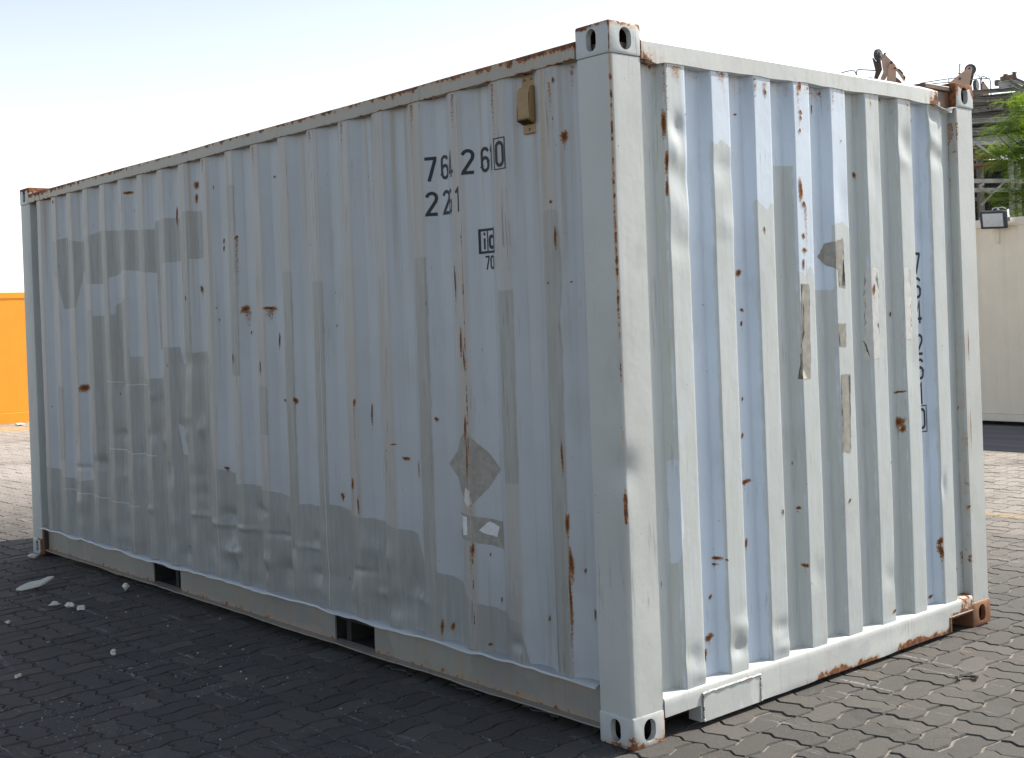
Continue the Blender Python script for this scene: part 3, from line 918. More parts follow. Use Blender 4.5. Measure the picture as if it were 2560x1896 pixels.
# bottom end rail with two notches
def bre(zlow):
    return [(0.0, zlow), (0.0, 0.142), (-0.004, 0.152), (-0.013, 0.158), (-0.062, 0.165), (-0.062, zlow)]
def bfn(t, a, b):
    low = 0.006 * float(vnoise(t * 4.3, 6)) + 0.003 * float(vnoise(t * 14, 1)) if b < 0.03 else 0.0
    return (a - (0.006 * max(0, float(vnoise(t * 4.3, 16))) if b < 0.03 and a > -0.02 else 0) + 0.002 * float(vnoise(t * 3, b * 20)), t, b + low + 0.003 * float(vnoise(t * 1.7, 12)))
def bw(x, y, z):
    w = 0.0
    if z < 0.06: w += 0.30 * max(0.0, min(1.0, (y - 0.70) / 0.4)) * max(0.0, 0.75 + 1.5 * float(vnoise(y * 5, 3)) + 0.9 * float(vnoise(y * 17, 6))) * max(0, min(1, (0.075 - z + 0.03 * float(vnoise(y * 9, 1))) / 0.05))
    if y > 1.95: w += 0.13 * (y - 1.95) / 0.3 + (0.10 if y > 2.16 else 0)
    if 0.1 > z > 0.07 and (y < 0.36 or y > 2.08): w += 0.14
    return w
def sub(y0, y1, zl, n):
    prof_ = bre(zl)
    out = []
    for (a, b) in zip(prof_, prof_[1:] + prof_[:1]):
        L = math.hypot(b[0] - a[0], b[1] - a[1]); q = max(1, int(L / 0.015))
        for i in range(q): out.append((a[0] + (b[0] - a[0]) * i / q, a[1] + (b[1] - a[1]) * i / q))
    sweep('bottom_end_rail', out, np.linspace(y0, y1, n), bfn, M['botrail_e'], CT, 40, bw)
sub(0.1625, 0.353, 0.084, 14); sub(0.353, 2.083, 0.022, 100); sub(2.083, 2.2755, 0.080, 14)
bm = bmesh.new()
box(bm, (-0.058, 0.354, 0.024), (-0.003, 0.358, 0.083))
from_bm('notch_plate', bm, M['rustplate'], CT)
bm = bmesh.new()
box(bm, (-0.10, 2.066, 0.018), (0.004, 2.084, 0.092), 0.003); box(bm, (-0.10, 2.0845, 0.081), (0.004, 2.274, 0.092), 0.003)
from_bm('notch_plate', bm, M['rustplate'], CT)
# welded doubler plate with its bead
bm = bmesh.new(); box(bm, (-0.004, 0.366, 0.020), (0.0055, 0.692, 0.124), 0.002)
dp = from_bm('doubler_plate', bm, M['botrail_e'], CT)
wpts = [(0.004, 0.364, z) for z in np.linspace(0.022, 0.126, 12)] + [(0.004, y, 0.126) for y in np.linspace(0.372, 0.692, 34)] + [(0.004, 0.694, z) for z in np.linspace(0.12, 0.022, 12)]
wpts = [(p[0] + 0.002 * random.random(), p[1] + 0.002 * random.random(), p[2] + 0.003 * random.random()) for p in wpts]
bm = bmesh.new(); tube(bm, wpts, [0.0038 + 0.0018 * random.random() for _ in wpts], 6)
wb = from_bm('weld_bead', bm, M['weldrust'], dp, 60)

# bottom side rail: an outward-facing channel, wavy top flange, two fork pockets
POCK = [(-4.088, -3.719), (-2.040, -1.699)]
segs = [(-5.83, POCK[0][0]), (POCK[0][1], POCK[1][0]), (POCK[1][1], -0.178)]
def bl(t, a, b):
    return (t, a + 0.003 * float(vnoise(t * 2.3, b * 10)), b)
for (a, b) in segs:
    pr_ = [(0.034, z) for z in np.linspace(0.052, 0.203, 9)] + [(0.042, 0.203), (0.042, 0.052)]
    sweep('bottom_rail_web', pr_, np.arange(a, b + 0.001, (b - a) / max(2, int((b - a) / 0.04))), bl, M['botrail_l'], CT, 30,
          lambda x, y, z: (0.06 if z < 0.075 else 0) + (0.07 if x > -0.42 and z > 0.12 else 0) + (0.05 if z > 0.19 else 0))
tf = np.arange(-5.875, -0.176, 0.012)
def tfl(t, a, b):
    w = float(vnoise(t * 4.5, 2)) * 0.010 + float(vnoise(t * 13, 5)) * 0.005
    dz_ = float(vnoise(t * 5.1, 11)) * 0.014 + float(vnoise(t * 15, 8)) * 0.007
    out = 1.0 if a < 0.01 else (0.35 if a < 0.03 else 0.0)
    return (t, a + w * out - 0.004 * out, b + dz_ * out)
sweep('top_flange', [(-0.004, 0.190), (-0.001, 0.198), (0.022, 0.204), (0.060, 0.206), (0.060, 0.2035), (0.022, 0.2005), (0.002, 0.194), (0.000, 0.190)], tf, tfl, M['lip'], CT, 60,
      lambda x, y, z: 0.05 if z < 0.192 else 0.0)
def bfl(t, a, b):
    w = float(vnoise(t * 3.5, 22)) * 0.008 + float(vnoise(t * 11, 25)) * 0.003
    return (t, a + (w if a < 0.02 else 0), b + (0.8 * w if a < 0.02 else 0))
sweep('bottom_flange', [(0.003, 0.044), (0.003, 0.050), (0.034, 0.053), (0.060, 0.053), (0.060, 0.044)], np.arange(-5.82, -0.176, 0.03), bfl, M['botrail_l'], CT, 40)
bm = bmesh.new(); box(bm, (-5.875, 0.004, 0.012), (-5.84, 0.10, 0.19), 0.004)
box(bm, (-5.878, 0.06, 0.03), (-5.70, 0.075, 0.20))
from_bm('rail_end_plate', bm, M['rustplate'], CT)
for (a, b) in POCK:
    bm = bmesh.new()
    box(bm, (a - 0.008, 0.036, 0.054), (a - 0.001, WID - 0.05, 0.20)); box(bm, (b + 0.001, 0.036, 0.054), (b + 0.008, WID - 0.05, 0.20))
    box(bm, (a, 0.043, 0.047), (b, WID - 0.05, 0.0525))
    from_bm('fork_pocket', bm, M['under'], CT)
bm = bmesh.new(); box(bm, (-5.87, WID - 0.05, 0.045), (-0.178, WID - 0.002, 0.205), 0.004)
from_bm('bottom_rail_web', bm, M['botrail_l'], CT)

# ---- ventilator
VX, VZ = -0.480, 2.385
VD = -0.020
yv = 0.041
bm = bmesh.new(); box(bm, (VX - 0.040, yv - 0.012, 2.272 + VD), (VX + 0.040, yv - 0.002, 2.492 + VD), 0.003)
vp = from_bm('ventilator', bm, M['vent'], CT, 30); vp['label'] = 'tan ventilator cover under the top rail'
bm = bmesh.new()
hp = [(-0.047, 2.322), (-0.040, 2.334), (-0.040, 2.425), (-0.030, 2.448), (-0.012, 2.452), (-0.012, 2.306)]
prism(bm, [(VX - 0.038, yv + a, z + VD) for a, z in hp], (0.076, 0, 0))
bmesh.ops.bevel(bm, geom=bm.edges[:], offset=0.004, segments=2, affect='EDGES')
hd = from_bm('hood', bm, M['vent'], vp, 30)
bm = bmesh.new()
for r_ in range(4):
    for c_ in range(8):
        t = r_ / 3.0
        y_ = yv - 0.045 + 0.026 * t; z_ = 2.3195 + VD - 0.0105 * t
        x_ = VX - 0.028 + c_ * 0.008
        box(bm, (x_ - 0.0026, y_ - 0.0026, z_ - 0.003), (x_ + 0.0026, y_ + 0.0026, z_ + 0.0015))
from_bm('vent_hole', bm, M['ventdark'], vp)['kind'] = 'stuff'
for (sx, sz) in ((-0.02, 2.478), (0.02, 2.478), (0.0, 2.288)):
    bm = bmesh.new(); bmesh.ops.create_cone(bm, cap_ends=True, segments=8, radius1=0.0055, radius2=0.004, depth=0.006,
                                           matrix=Matrix.Translation((VX + sx, yv - 0.0145, sz + VD)) @ Matrix.Rotation(R(90), 4, 'X'))
    from_bm('screw', bm, M['steel'], vp)

# ---- flat marks conforming to the corrugated walls
def conform(bm, wall, off, step=None):
    """Cut a flat (s, z) mesh at the wall's folds and lay it onto the wall."""
    s0 = min(v.co.x for v in bm.verts); s1 = max(v.co.x for v in bm.verts)
    bps = set()
    src = prof if wall == 'L' else eprof
    for a, _ in src:
        for t in (-0.005, -0.0025, 0, 0.0025, 0.005):
            if s0 < a + t < s1: bps.add(a + t)
    for c in sorted(bps):
        bmesh.ops.bisect_plane(bm, geom=bm.verts[:] + bm.edges[:] + bm.faces[:], plane_co=(c, 0, 0), plane_no=(1, 0, 0), dist=1e-6)
    if step:
        z0 = min(v.co.z for v in bm.verts); z1 = max(v.co.z for v in bm.verts)
        for c in np.arange(z0 + step, z1, step):
            bmesh.ops.bisect_plane(bm, geom=bm.verts[:] + bm.edges[:] + bm.faces[:], plane_co=(0, 0, c), plane_no=(0, 0, 1), dist=1e-6)
    for v in bm.verts:
        s, z = v.co.x, v.co.z
        v.co = (s, float(surfL(s, z)) - off, z) if wall == 'L' else (float(surfE(s, z)) + off, s, z)

def arc(cx, cz, r, a0, a1, n=10, rz=None):
    rz = rz or r
    return [(cx + r * math.cos(R(a0 + (a1 - a0) * i / n)), cz + rz * math.sin(R(a0 + (a1 - a0) * i / n))) for i in range(n + 1)]
# strokes in a 0.5 wide, 1 high cell
GL = {
    '7': [[(0.06, 0.93), (0.44, 0.93), (0.44, 0.86), (0.20, 0.0)]],
    '6': [arc(0.25, 0.76, 0.18, 15, 180, 10, 0.17) + [(0.07, 0.26)] + arc(0.25, 0.26, 0.18, 180, 360, 10, 0.19) + [(0.43, 0.40)] + arc(0.25, 0.40, 0.18, 0, 165, 10, 0.17)],
    '4': [[(0.34, 0.0), (0.34, 0.97), (0.05, 0.27), (0.05, 0.22), (0.48, 0.22)]],
    '2': [arc(0.25, 0.74, 0.18, 170, -15, 12, 0.19) + [(0.40, 0.60), (0.08, 0.10), (0.07, 0.07), (0.45, 0.07)]],
    '1': [[(0.10, 0.76), (0.27, 0.93), (0.27, 0.0)]],
    '0': [arc(0.25, 0.74, 0.175, 180, 0, 10, 0.19) + arc(0.25, 0.26, 0.175, 0, -180, 10, 0.19) + [(0.075, 0.74)]],
    'G': [arc(0.25, 0.74, 0.18, 20, 180, 10, 0.19) + arc(0.25, 0.26, 0.18, 180, 360, 10, 0.19) + [(0.43, 0.48), (0.26, 0.48)]],
    'i': [[(0.25, 0.0), (0.25, 0.62)], [(0.25, 0.78), (0.25, 0.94)]],
    'c': [arc(0.25, 0.44, 0.17, 35, 180, 10, 0.19) + arc(0.25, 0.25, 0.17, 180, 325, 10, 0.19)],
}
def stroke_bm(lines, w, place):
    bm = bmesh.new()
    for pts in lines:
        P = [Vector(place(*p)) for p in pts]
        Lf, Rt = [], []
        for i, p in enumerate(P):
            d0 = (P[i] - P[i - 1]).normalized() if i else None
            d1 = (P[i + 1] - P[i]).normalized() if i < len(P) - 1 else None
            n0 = Vector((-d0.y, d0.x)) if d0 else None
            n1 = Vector((-d1.y, d1.x)) if d1 else None
            if n0 and n1:
                n = (n0 + n1)
                n = n.normalized() if n.length > 1e-3 else n0
                n = n / max(0.5, n.dot(n0))
            else: n = n0 or n1
            Lf.append(p + n * w / 2); Rt.append(p - n * w / 2)
        vl = [bm.verts.new((q.x, 0, q.y)) for q in Lf]; vr = [bm.verts.new((q.x, 0, q.y)) for q in Rt]
        for i in range(len(P) - 1): bm.faces.new((vl[i], vl[i + 1], vr[i + 1], vr[i]))
    return bm
def glyph(ch, s, z, h, wall, width=0.55, sw=0.135, name='digit', off=0.0012):
    W = h * width
    bm = stroke_bm(GL[ch], h * sw, lambda a, b: ((s - W / 2) + a / 0.5 * W, z + b * h))
    conform(bm, wall, off)
    return from_bm(name, bm, M['black'], CT, None)
def frame(s0, s1, z0, z1, w, wall, name='number_frame'):
    e = w / 2
    bm = stroke_bm([[(s0, z0 + e), (s1, z0 + e)], [(s0, z1 - e), (s1, z1 - e)], [(s0 + e, z0 + w), (s0 + e, z1 - w)], [(s1 - e, z0 + w), (s1 - e, z1 - w)]], w, lambda a, b: (a, b))
    conform(bm, wall, 0.0014)
    return from_bm(name, bm, M['black'], CT, None)
for ch, s in (('7', -1.130), ('6', -1.046), ('4', -0.972), ('2', -0.860), ('6', -0.775), ('1', -0.712), ('0', -0.638)):
    glyph(ch, s, 2.140 - (0.004 if ch != '0' else 0), 0.103, 'L')
frame(-0.674, -0.604, 2.131, 2.256, 0.0045, 'L')
for ch, s in (('2', -1.128), ('2', -1.042), ('G', -0.990), ('1', -0.916)):
    glyph(ch, s, 1.990, 0.103, 'L', name='letter' if ch == 'G' else 'digit')
frame(-0.830, -0.722, 1.812, 1.912, 0.010, 'L', 'emblem_frame')
bm = stroke_bm([[(-0.778, 1.822), (-0.778, 1.902)]], 0.006, lambda a, b: (a, b)); conform(bm, 'L', 0.0014)
from_bm('emblem_bar', bm, M['black'], CT)
glyph('i', -0.798, 1.829, 0.072, 'L', 0.5, 0.16, 'letter')
glyph('c', -0.753, 1.829, 0.080, 'L', 0.42, 0.17, 'letter')
glyph('7', -0.785, 1.747, 0.056, 'L', 0.52, 0.14); glyph('0', -0.751, 1.747, 0.056, 'L', 0.52, 0.14)
for ch, zc in (('7', 1.685), ('6', 1.571), ('4', 1.457), ('2', 1.310), ('6', 1.197), ('1', 1.085), ('0', 0.968)):
    glyph(ch, 1.974, zc, 0.100, 'E', 0.60, 0.13)
frame(1.934, 2.014, 0.955, 1.080, 0.005, 'E')

# ---- old sticker marks and touch-up patches
def mark(poly, wall, mat, name, off=0.0007, jag=0.0, parent=None, step=0.05):
    pts = []
    P = [Vector(p) for p in poly]
    for a, b in zip(P, P[1:] + P[:1]):
        n = max(1, int((b - a).length / 0.012)) if jag else 1
        for i in range(n):
            q = a.lerp(b, i / n)
            if jag: q = q + Vector((random.uniform(-jag, jag), random.uniform(-jag, jag)))
            pts.append(q)
    bm = bmesh.new()
    f = bm.faces.new([bm.verts.new((p.x, 0, p.y)) for p in pts])
    bmesh.ops.triangulate(bm, faces=[f])
    conform(bm, wall, off, step)
    return from_bm(name, bm, mat, parent or CT, 180)
mark([(-0.922, 1.098), (-0.745, 0.948), (-0.902, 0.787), (-1.090, 0.948)], 'L', M['darkpatch'], 'placard_mark', 0.0007)
mark([(-0.935, 0.865), (-0.905, 0.85), (-0.895, 0.80), (-0.925, 0.785), (-0.945, 0.81)], 'L', M['palepatch'], 'placard_scrap', 0.0011, 0.002)
mark([(-1.005, 0.760), (-0.742, 0.738), (-0.736, 0.628), (-1.000, 0.655)], 'L', M['darkpatch'], 'sticker_mark', 0.0007)
mark([(-0.868, 0.695), (-0.825, 0.733), (-0.765, 0.716), (-0.782, 0.672), (-0.835, 0.680)], 'L', M['white_scrap'], 'sticker_scrap', 0.0012, 0.002)
mark([(-0.968, 0.748), (-0.928, 0.744), (-0.938, 0.705), (-0.930, 0.672), (-0.962, 0.668)], 'L', M['white_scrap'], 'sticker_scrap', 0.0012, 0.002)
mark([(-1.000, 0.750), (-0.978, 0.748), (-0.974, 0.690), (-0.990, 0.68)], 'L', M['palepatch'], 'sticker_scrap', 0.0012, 0.002)
mark([(1.056, 1.645), (1.111, 1.645), (1.095, 1.256), (1.037, 1.26)], 'E', M['darkpatch'], 'touch_up_patch', 0.0007, 0.003)
mark([(1.304, 1.263), (1.369, 1.259), (1.35, 0.927), (1.298, 0.933)], 'E', M['darkpatch'], 'touch_up_patch', 0.0007, 0.004)
mark([(1.227, 1.76), (1.278, 1.818), (1.351, 1.838), (1.358, 1.623), (1.316, 1.633), (1.310, 1.70)], 'E', M['darkpatch'], 'placard_mark', 0.0007, 0.003)
mark([(1.30, 1.475), (1.352, 1.475), (1.35, 1.375), (1.302, 1.38)], 'E', M['darkpatch'], 'touch_up_patch', 0.0007, 0.002)
mark([(1.537, 1.711), (1.600, 1.711), (1.590, 1.317), (1.53, 1.311)], 'E', M['palepatch'], 'touch_up_patch', 0.0007, 0.003)
mark([(1.802, 1.711), (1.85, 1.71), (1.846, 1.387), (1.793, 1.39)], 'E', M['palepatch'], 'touch_up_patch', 0.0007, 0.003)
for (x0, x1, z) in ((-4.72, -3.98, 1.243), (-4.67, -3.92, 0.824), (-5.43, -4.2, 0.505)):
    pts = [(x, z + 0.004 * math.sin(x * 9) - (0.012 if x > (x0 + x1) / 2 else 0)) for x in np.arange(x0, x1, 0.03)]
    bm = stroke_bm([pts], 0.007, lambda a, b: (a, b)); conform(bm, 'L', 0.0014)
    from_bm('repair_weld', bm, M['lip'] if z != 0.824 else M['weld'], CT)

# ---- rust blisters
RUST_L = [(-3.338,2.348,0.0337,0.0276),(-3.345,2.276,0.0281,0.0201),(-3.602,2.201,0.0238,0.0362),(-4.225,2.392,0.0538,0.011),(-5.053,1.197,0.0708,0.0301),(-2.808,1.647,0.0597,0.0143),(-2.541,1.644,0.0561,0.0116),(-2.773,1.524,0.0149,0.0071),(-2.705,1.504,0.0195,0.0071),(-2.483,1.481,0.0139,0.0299),(-2.844,2.024,0.0151,0.0095),(-3.042,2.019,0.0105,0.0171),(-3.045,1.98,0.0158,0.0098),(-2.136,1.938,0.017,0.0066),(-2.986,1.271,0.0156,0.0073),(-3.082,0.799,0.0213,0.0099),(-2.287,1.187,0.0221,0.018),(-2.441,1.18,0.0184,0.0069),(-1.749,1.192,0.0116,0.0168),(-1.66,1.144,0.0076,0.0375),(-1.449,1.014,0.0214,0.0041),(-1.393,0.953,0.0316,0.006),(-1.309,0.908,0.0069,0.0279),(-1.934,0.743,0.0203,0.0108),(-1.79,0.812,0.0078,0.0319),(-1.75,0.721,0.0077,0.0296),(-0.961,1.714,0.0093,0.0564),(-0.933,1.46,0.0093,0.0469),(-0.916,1.385,0.0062,0.0375),(-1.14,1.136,0.0098,0.0097),(-0.282,2.215,0.0126,0.027),(-0.331,1.845,0.0103,0.0341),(-0.278,1.675,0.0051,0.0034),(-0.331,1.031,0.0077,0.0516),(-0.317,0.778,0.0077,0.0516),(-0.309,0.633,0.0102,0.0602),(-0.316,0.504,0.0077,0.1035),(-0.26,0.605,0.0076,0.0068),(-0.479,0.393,0.0108,0.0089),(-0.219,0.451,0.0075,0.0153),(-0.839,0.235,0.009,0.0075),(-0.9,0.617,0.0122,0.0264),(-0.347,1.978,0.0078,0.0085),(-0.314,2.427,0.0077,0.0085),(-3.325,1.773,0.0224,0.0227),(-2.915,1.393,0.0103,0.0194),(-2.625,1.346,0.0096,0.0281),(-0.923,1.112,0.0092,0.0376),(-0.918,0.981,0.0062,0.0565),(-1.1,0.267,0.013,0.0156),(-1.146,0.26,0.0099,0.0274),(-0.768,0.425,0.0088,0.0074),(-5.426,2.448,0.0169,0.0123),(-5.226,0.834,0.0244,0.0092),(-3.454,1.727,0.0115,0.0102),(-2.472,2.301,0.0139,0.0068),(-1.934,0.748,0.0162,0.0087)]
RUST_E = [(0.284,2.244,0.0074,0.0645),(0.287,2.106,0.0098,0.0305),(0.286,2.004,0.0074,0.0254),(0.401,2.288,0.0076,0.0069),(0.725,2.319,0.0083,0.0054),(0.715,1.695,0.025,0.0108),(0.727,1.549,0.0111,0.009),(0.724,1.495,0.0111,0.009),(0.713,1.198,0.0083,0.0054),(0.705,1.055,0.0083,0.0089),(0.682,0.932,0.0138,0.0196),(0.706,0.871,0.0389,0.0107),(0.679,0.636,0.0082,0.0285),(0.704,0.632,0.0083,0.0196),(0.677,0.592,0.0082,0.0107),(0.518,0.602,0.0158,0.0087),(0.511,0.579,0.0131,0.0069),(0.541,0.595,0.0079,0.0052),(0.468,0.307,0.0234,0.0155),(0.436,0.244,0.0232,0.0206),(0.484,0.459,0.0104,0.0086),(0.668,0.231,0.0165,0.0106),(1.071,2.031,0.0183,0.0378),(1.089,1.975,0.0153,0.0095),(1.086,2.456,0.0092,0.0228),(1.086,2.352,0.0122,0.0076),(1.085,2.328,0.0092,0.0076),(1.076,2.276,0.0092,0.0076),(1.081,1.843,0.0122,0.0094),(1.084,1.786,0.0153,0.0094),(1.075,1.729,0.0061,0.0283),(1.007,0.915,0.006,0.0056),(1.027,0.729,0.009,0.0075),(1.035,0.495,0.0121,0.0093),(1.333,0.725,0.0098,0.0078),(1.565,1.619,0.0104,0.0261),(1.774,1.154,0.0255,0.0062),(1.773,1.02,0.0182,0.0287),(1.785,0.988,0.0146,0.0123),(2.313,1.347,0.0082,0.0874),(2.308,0.953,0.0082,0.0763),(2.042,0.445,0.0116,0.0211),(2.043,0.402,0.0155,0.0295),(0.401,1.186,0.0051,0.0103),(0.405,1.117,0.0051,0.0069),(0.406,0.996,0.0051,0.0086),(0.909,1.956,0.0088,0.0166),(0.862,2.413,0.0087,0.0129),(1.748,1.506,0.0108,0.0102),(0.832,1.866,0.0057,0.011),(1.221,2.383,0.0063,0.0154),(1.995,0.193,0.0307,0.0063),(1.643,0.199,0.0141,0.01),(1.506,2.118,0.0136,0.016),(0.884,0.735,0.0058,0.0146)]
def rust_mesh(spots, wall):
    V, F, A = [], [], []
    rr = random.Random(4)
    def lay(s, z, off):
        if wall == 'E' and s > 2.285: return (0.0 + off, s, z)
        return (s, float(surfL(s, z)) - off, z) if wall == 'L' else (float(surfE(s, z)) + off, s, z)
    for q, (s, z, a, b) in enumerate(spots):
        off = 0.0016 + (q % 7) * 0.0001
        if wall == 'E' and abs(((s - E0 + 0.02) % EP) - 0.018) < 0.018: a *= 0.55
        a *= 0.8 if (wall == 'E' or s > -2.2) else 0.6
        n = 14
        ph = rr.random() * 6.28
        rad = [1 + 0.28 * math.sin(2 * math.pi * i / n * 2 + ph) + rr.uniform(-0.16, 0.16) for i in range(n)]
        b0 = len(V)
        V.append(lay(s, z, off)); A.append(1.05)
        for sc, at in ((0.45, 0.95), (0.80, 0.52), (1.45, 0.0)):
            for i in range(n):
                t = 2 * math.pi * i / n
                ca, sa = math.cos(t), math.sin(t)
                drop = 1.25 if sa < 0 and sc > 1.2 else 1.0
                V.append(lay(s + ca * a * rad[i] * sc, z + sa * b * rad[i] * sc * drop, off)); A.append(at)
        for i in range(n):
            j = (i + 1) % n
            F.append((b0, b0 + 1 + i, b0 + 1 + j))
            for r_ in range(2):
                F.append((b0 + 1 + r_ * n + i, b0 + 1 + (r_ + 1) * n + i, b0 + 1 + (r_ + 1) * n + j, b0 + 1 + r_ * n + j))
        if rr.random() < 0.65 and b > 0.006:      # run-off below
            Ls = b * rr.uniform(2.0, 5.0) + 0.015; w = min(a, 0.018) * 0.55
            b1 = len(V); m_ = 7
            for i in range(m_ + 1):
                t = i / m_; ww = w * (1 - 0.5 * t)
                for e in (-1, 0, 1):
                    V.append(lay(s + e * ww, z - b * 0.6 - Ls * t, off + 0.00006)); A.append((0.50 * (1 - t)) if e == 0 else 0.0)
            for i in range(m_):
                for e in (0, 1):
                    o_ = b1 + i * 3 + e
                    F.append((o_, o_ + 1, o_ + 4, o_ + 3))
    for q, (s, zt, Ls, w) in enumerate(STREAKS[wall]):
        b1 = len(V); m_ = 10; ph = rr.random() * 6
        for i in range(m_ + 1):
            t = i / m_
            for e in (-1, -0.35, 0.35, 1):
                ww = w * (1 - 0.55 * t) * e
                V.append(lay(s + ww + 0.002 * math.sin(t * 5 + ph), zt - Ls * t, 0.0013 + q * 0.00003)); A.append(0.0 if abs(e) == 1 else 0.42 * (1 - t) ** 0.7)
        for i in range(m_):
            for e in range(3):
                o_ = b1 + i * 4 + e; F.append((o_, o_ + 1, o_ + 5, o_ + 4))
    return V, F, A
STREAKS = {'L': [(-.668, 2.47, .34, .016), (-2.844, 2.02, .42, .014), (-2.79, 1.635, .10, .05), (-2.54, 1.635, .08, .045), (-.33, 2.42, .18, .012), (-.93, 2.47, .24, .016), (-1.22, 2.47, .16, .02), (-1.78, 2.47, .2, .016),
                 (-2.06, 2.47, .12, .02), (-2.62, 2.47, .16, .016), (-3.19, 2.47, .14, .02), (-.915, .63, .22, .010), (-.315, .45, .2, .010), (-.24, 2.47, .12, .02)],
           'E': [(.292, 2.465, .30, .012), (.80, 2.462, .14, .018), (.86, 2.45, .10, .02), (.90, 2.46, .12, .010), (1.072, 2.46, .26, .014), (1.31, 2.455, .12, .012), (2.282, 2.40, .6, .010), (2.275, .36, .20, .03), (.345, 2.46, .08, .05), (.60, 2.46, .06, .04), (1.10, 1.97, .30, .014)]}
for wall, sp in (('L', RUST_L), ('E', RUST_E)):
    extra = []
    r2 = random.Random(12 if wall == 'L' else 15)
    for _ in range(30 if wall == 'L' else 10):
        s = r2.uniform(-5.7, -0.25) if wall == 'L' else r2.uniform(0.18, 2.25)
        extra.append((s, r2.uniform(0.25, 2.4), r2.uniform(0.002, 0.005) * (1.6 if wall == 'L' and s < -2.5 else 1), r2.uniform(0.003, 0.009)))
    V, F, A = rust_mesh(sp + extra, wall)
    o = from_np('rust_spot', V, F, M['rust'], CT, 180, {'a': A}); o['kind'] = 'stuff'

# ============================================================================= LITTER
def foam_mat(name, col):
    k = N(name); v = k.obj()
    f = k.noise(v, 160.0, 4.0, 0.7)
    c = k.mix(k.sm(f, 0.35, 0.7), tuple(x * 0.82 for x in col), col)
    k.bump(f, 0.5, 0.004)
    return k.fin(c, 0.9, 0, 0.2)
M['foam'] = foam_mat('pale_foam', (0.72, 0.70, 0.60)); M['tan_scrap'] = foam_mat('tan_scrap', (0.25, 0.19, 0.12))
def chunk(name, x, y, w, h, label, cat, seed, mat=None, flat=1.0, group=None, dep=None):
    r_ = random.Random(seed)
    bm = bmesh.new(); bmesh.ops.create_icosphere(bm, subdivisions=2, radius=1.0)
    w *= 0.82; h *= 0.82
    dep = dep or w
    ang = r_.uniform(-0.5, 0.5) + 0.84
    for v in bm.verts:
        c = v.co.copy()
        n_ = 1 + 0.28 * math.sin(c.x * 3.1 + seed) + 0.22 * math.sin(c.y * 4.3 + seed * 2.1) + 0.18 * math.sin(c.z * 5.7 + seed * 0.7) + r_.uniform(-.10, .10)
        c = c * n_
        a = c.x * w / 2; b = c.y * dep / 2
        v.co = (x + a * math.cos(ang) - b * math.sin(ang), y + a * math.sin(ang) + b * math.cos(ang), (c.z + 0.8) * h * 0.45 * flat)
    zmin = min(v.co.z for v in bm.verts)
    for v in bm.verts: v.co.z += 0.0005 - zmin
    o = from_bm(name, bm, mat or M['foam'], None, None, own_origin=True)
    return tag(o, label, cat, group)
# the big tilted flake
bm = bmesh.new()
pts = [(-0.11, -0.035), (-0.06, -0.055), (0.02, -0.04), (0.06, -0.03), (0.085, -0.005), (0.12, 0.045), (0.07, 0.052), (0.03, 0.03), (-0.05, 0.03), (-0.09, 0.0)]
ca, sa = math.cos(0.84), math.sin(0.84)
prism(bm, [(-4.731 + a * ca - b * sa * 1.2, -0.445 + a * sa + b * ca * 1.2, 0.006 + max(0, (a + 0.06)) * 0.16 + max(0, b + .03) * 0.35) for a, b in [(a * 0.85, b * 0.9) for a, b in pts]], (0, 0, 0.012))
bmesh.ops.triangulate(bm, faces=bm.faces[:])
o = from_bm('foam_flake', bm, M['foam'], None, None, own_origin=True); tag(o, 'largest pale foam flake, curled and lying on the shaded paving', 'foam scrap')
chunk('foam_chunk', -5.84, -0.075, 0.115, 0.045, 'pale foam flake wedged against the far lower corner casting', 'foam scrap', 1, flat=0.7, dep=.08)
chunk('foam_chunk', -4.242, -0.075, 0.060, 0.048, 'round pale foam lump close to the bottom rail by the far fork pocket', 'foam scrap', 2)
chunk('foam_chunk', -4.141, -0.529, 0.075, 0.030, 'dull flat foam piece, leftmost of three in a row beyond the flake', 'foam scrap', 3, dep=0.05)
chunk('foam_chunk', -4.017, -0.490, 0.055, 0.042, 'jagged foam crumb in the middle of the row of three', 'foam scrap', 4)
chunk('foam_chunk', -3.925, -0.463, 0.046, 0.042, 'knobbly foam crumb at the right end of the row of three', 'foam scrap', 5)
chunk('foam_chunk', -3.912, -0.865, 0.030, 0.020, 'small foam crumb at the left border of the shaded paving', 'foam scrap', 6)
chunk('foam_chunk', -2.800, -0.736, 0.036, 0.036, 'lone foam crumb standing out on the dark paving before the wall', 'foam scrap', 7)
chunk('foam_chunk', -2.753, -1.193, 0.034, 0.020, 'foam chip lying nearest the white paint splashes', 'foam scrap', 8)
chunk('scrap', -3.353, -0.734, 0.020, 0.018, 'small tan scrap lying on the dark paving', 'scrap', 9, M['tan_scrap'])
cr = [(-3.893,-0.523),(-3.602,-0.448),(-3.319,-0.859),(-3.66,-0.319),(-1.529,-0.354),(-1.796,-0.362),(-2.047,-0.457),(-2.398,-0.263),(-1.234,-0.438),(-2.199,-0.479),(-2.511,-0.443),(-3.084,-0.043),(-2.511,-0.273),(-1.922,-0.495),(-3.154,-0.301),(-4.011,-0.1),(-4.322,-0.269)]
for i, (x, y) in enumerate(cr):
    chunk('foam_crumb', x, y, 0.008 + 0.009 * ((i * 7) % 5) / 5, 0.003 + 0.003 * ((i * 3) % 4) / 4, 'tiny white crumb scattered on the shaded paving', 'crumb', 20 + i, None, 1.0, 'white crumbs scattered on the paving', 0.014)
